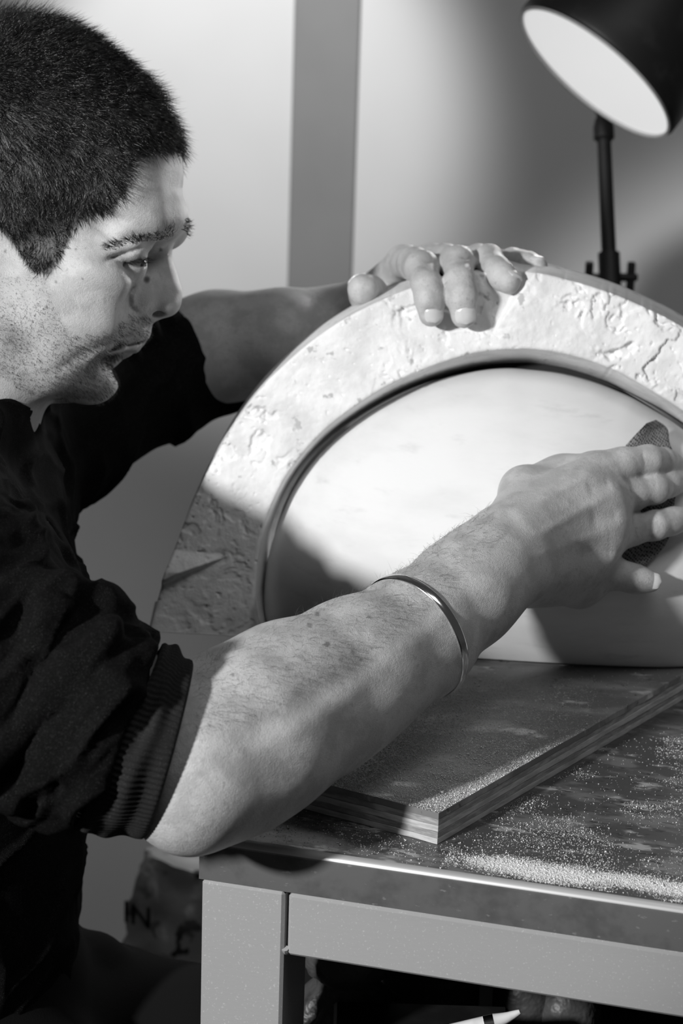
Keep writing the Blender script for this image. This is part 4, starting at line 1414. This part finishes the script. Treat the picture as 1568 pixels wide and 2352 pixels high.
# ------------------------------------------------------------------ paper bag behind the table
def build_bag():
    D = 1.95
    c = P(400, 2120, D)
    w, dpt, h = .115, .07, .100
    base = P(380, 2236, D)
    bag = empty('paper_bag', (base[0], base[1], base[2]), math.radians(-28), label='crumpled pale printed paper bag behind the table leg', cat='bag')
    n = 14
    ids = {}; pts = []
    def pt(i, j, k):
        if (i, j, k) not in ids:
            ids[(i, j, k)] = len(pts); pts.append((i, j, k))
        return ids[(i, j, k)]
    F = []
    for i in range(n):
        for k in range(n):
            F.append((pt(i, 0, k), pt(i + 1, 0, k), pt(i + 1, 0, k + 1), pt(i, 0, k + 1)))
            F.append((pt(i, n, k), pt(i, n, k + 1), pt(i + 1, n, k + 1), pt(i + 1, n, k)))
            F.append((pt(0, i, k), pt(0, i, k + 1), pt(0, i + 1, k + 1), pt(0, i + 1, k)))
            F.append((pt(n, i, k), pt(n, i + 1, k), pt(n, i + 1, k + 1), pt(n, i, k + 1)))
            F.append((pt(i, k, 0), pt(i, k + 1, 0), pt(i + 1, k + 1, 0), pt(i + 1, k, 0)))
            F.append((pt(i, k, n), pt(i + 1, k, n), pt(i + 1, k + 1, n), pt(i, k + 1, n)))
    g = np.array(pts, float) / n
    V = np.stack([(g[:, 0] - .35) * w, g[:, 1] * dpt, g[:, 2] * h], 1)
    q = V * 38
    V[:, 1] = dpt / 2 + (V[:, 1] - dpt / 2) * (1 - .55 * np.clip(g[:, 2] - .55, 0, 1) / .45)
    V += np.stack([fbm(q + 1, 3, 1), fbm(q + 5, 3, 2), .6 * fbm(q + 9, 3, 3) * (g[:, 2] > 0)], 1) * .010
    mp = mat('bag_paper', .80, .7, layers=((24, 3, .52, .56, .06), (10, 2, .4, .7, .45)), bump=((60, 4, .5, .004),))
    MB().add(V, F).build('bag_body', mp, bag)
    cu = bpy.data.curves.new('bag_text', 'FONT'); cu.body = 'IN'; cu.size = .030; cu.extrude = .0008
    to = bpy.data.objects.new('tmp_text', cu); COL.objects.link(to)
    bpy.context.view_layer.update()
    me = bpy.data.meshes.new_from_object(to.evaluated_get(bpy.context.evaluated_depsgraph_get()))
    bpy.data.objects.remove(to)
    me.transform(Matrix.Translation((-.040, -.009, .045)) @ Matrix.Rotation(math.radians(90), 4, 'X'))
    me.materials.clear(); me.materials.append(M['black'])
    lo = bpy.data.objects.new('printed_letters', me); COL.objects.link(lo); lo.parent = bag
    # dark crate that carries the bag
    cr_ = empty('crate', (base[0], base[1] + .03, 0), math.radians(-8), label='dark plastic crate under the paper bag', cat='crate')
    H = base[2] - .012
    for (lo_, hi_) in (((-.05, -.05, 0), (-.04, .13, H)), ((.25, -.05, 0), (.26, .13, H)), ((-.04, -.05, 0), (.25, -.04, H)), ((-.04, .12, 0), (.25, .13, H))):
        MB().box(lo_, hi_, .002).build('side_panel', M['black'], cr_)
    MB().box((-.05, -.05, H), (.26, .13, H + .010), .002).build('lid', M['black'], cr_)
build_bag()

# ------------------------------------------------------------------ things on the shelf under the table
def sag(name, pts, r, m_, label, cat):
    return MB().tube(spline(np.array(pts), 40), r, 10).build(name, m_, smooth=True, label=label, cat=cat)
M['plastic'] = mat('dull_plastic', .06, .45, spec=.4, layers=((18, 4, .5, .6, .025),), bump=((30, 4, .6, .01),))
tz = lambda tx_, ty_, z: np.array([T0[0] + math.cos(TROT) * tx_ - math.sin(TROT) * ty_, T0[1] + math.sin(TROT) * tx_ + math.cos(TROT) * ty_, z])
def on_shelf(px, py, ty_):
    """point of the shelf volume seen at a pixel, ty_ behind the table front"""
    n = np.array([-math.sin(TROT), math.cos(TROT), 0]); r = ray(px, py)
    return CAM + r * (((tz(0, ty_, 0) - CAM) @ n) / (r @ n))
def sack(c, size, seed):
    n1, n2 = 40, 30
    V = []; F = []
    for i in range(n2):
        t = i / (n2 - 1)
        prof = (math.sin(math.pi * min(t * 1.15 + .12, 1)) ** .5 if t < .75 else .45 + .4 * (1 - t)) if t > 0 else .8
        for j in range(n1):
            a = 2 * math.pi * j / n1
            V.append((math.cos(a) * size[0] * prof, math.sin(a) * size[1] * prof, t * size[2]))
    V = np.array(V)
    q = V * 40
    rd = 1 - np.abs(fbm(q, 3, seed)) * 2
    V[:, :2] *= (1 + .35 * (rd - .5))[:, None]
    V += c
    F = [(i * n1 + j, i * n1 + (j + 1) % n1, (i + 1) * n1 + (j + 1) % n1, (i + 1) * n1 + j) for i in range(n2 - 1) for j in range(n1)]
    F += [tuple(range(n1)), tuple((n2 - 1) * n1 + j for j in range(n1))]
    return MB().add(V, F)
c = on_shelf(790, 2300, .14); c[2] = SHZ + .0005
sack(c, (.045, .035, .155), 3).build('plastic_sack', M['plastic'], smooth=True, label='crumpled dull plastic sack under the table next to the leg', cat='sack')
# tin with a wire handle
c = on_shelf(965, 2300, .24); c[2] = SHZ + .0005
tin = empty('paint_tin', c, 0, label='dark tin with a wire handle under the table beside the sack', cat='tin')
MB().lathe([(.0, 0), (.040, 0), (.041, .002), (.0405, .095), (.042, .097), (.042, .100), (.039, .100), (.038, .097), (.0, .096)], (0, 0, 0), (0, 0, 1), 40).build('tin_body', M['plastic'], tin)
MB().tube([(.043 * math.cos(t), -.012, .085 + .055 * math.sin(t)) for t in np.linspace(0, math.pi, 24)], .0016, 8).build('wire_handle', M['chrome'], tin)
# brush lying across the shelf front
M['white'] = mat('white_handle', .75, .5, layers=((40, 3, .5, .7, .6),))
b0, b1 = on_shelf(985, 2380, .075), on_shelf(1112, 2352, .085)
bd_ = (b1 - b0) / np.linalg.norm(b1 - b0)
br = empty('paint_brush', (b0[0], b0[1], SHZ), 0, label='white-handled brush lying on a stack under the table', cat='brush')
Lb = lambda p: np.asarray(p) - np.array(br.location)
MB().tube(np.linspace(Lb(b0 - bd_ * .05), Lb(b1), 10), np.linspace(.0035, .0048, 10), 14).build('handle', M['white'], br)
MB().tube([Lb(b1), Lb(b1 + bd_ * .006)], .0052, 14).build('ferrule', M['chrome'], br)
MB().tube(spline([Lb(b1 + bd_ * .006), Lb(b1 + bd_ * .014 + np.array([0, 0, .001])), Lb(b1 + bd_ * .022 + np.array([0, 0, .003]))], 8), np.linspace(.0052, .0015, 8), 14).build('bristles', M['white'], br)
hb_ = min(b0[2], b1[2]) - .0052
bxc = (b0 + b1) / 2
MB().box((bxc[0] - .075, bxc[1] - .02, SHZ + .0005), (bxc[0] + .035, bxc[1] + .05, hb_), .002).build('carton', M['black'], label='low black carton that carries the white brush', cat='box')
for (px, lab, hh) in ((1205, 'dark bottle under the table to the right of the brush', .13), (1305, 'dark bottle under the table nearest the right edge', .12)):
    c = on_shelf(px, 2310, .22); c[2] = SHZ + .0005
    MB().lathe([(.0, 0), (.020, 0), (.022, .003), (.022, hh * .62), (.019, hh * .72), (.009, hh * .80), (.0085, hh * .93), (.0105, hh * .94), (.0105, hh), (.0, hh)], c, (0, 0, 1), 32).build('bottle', M['plastic'], label=lab, cat='bottle', group='bottles under the table')
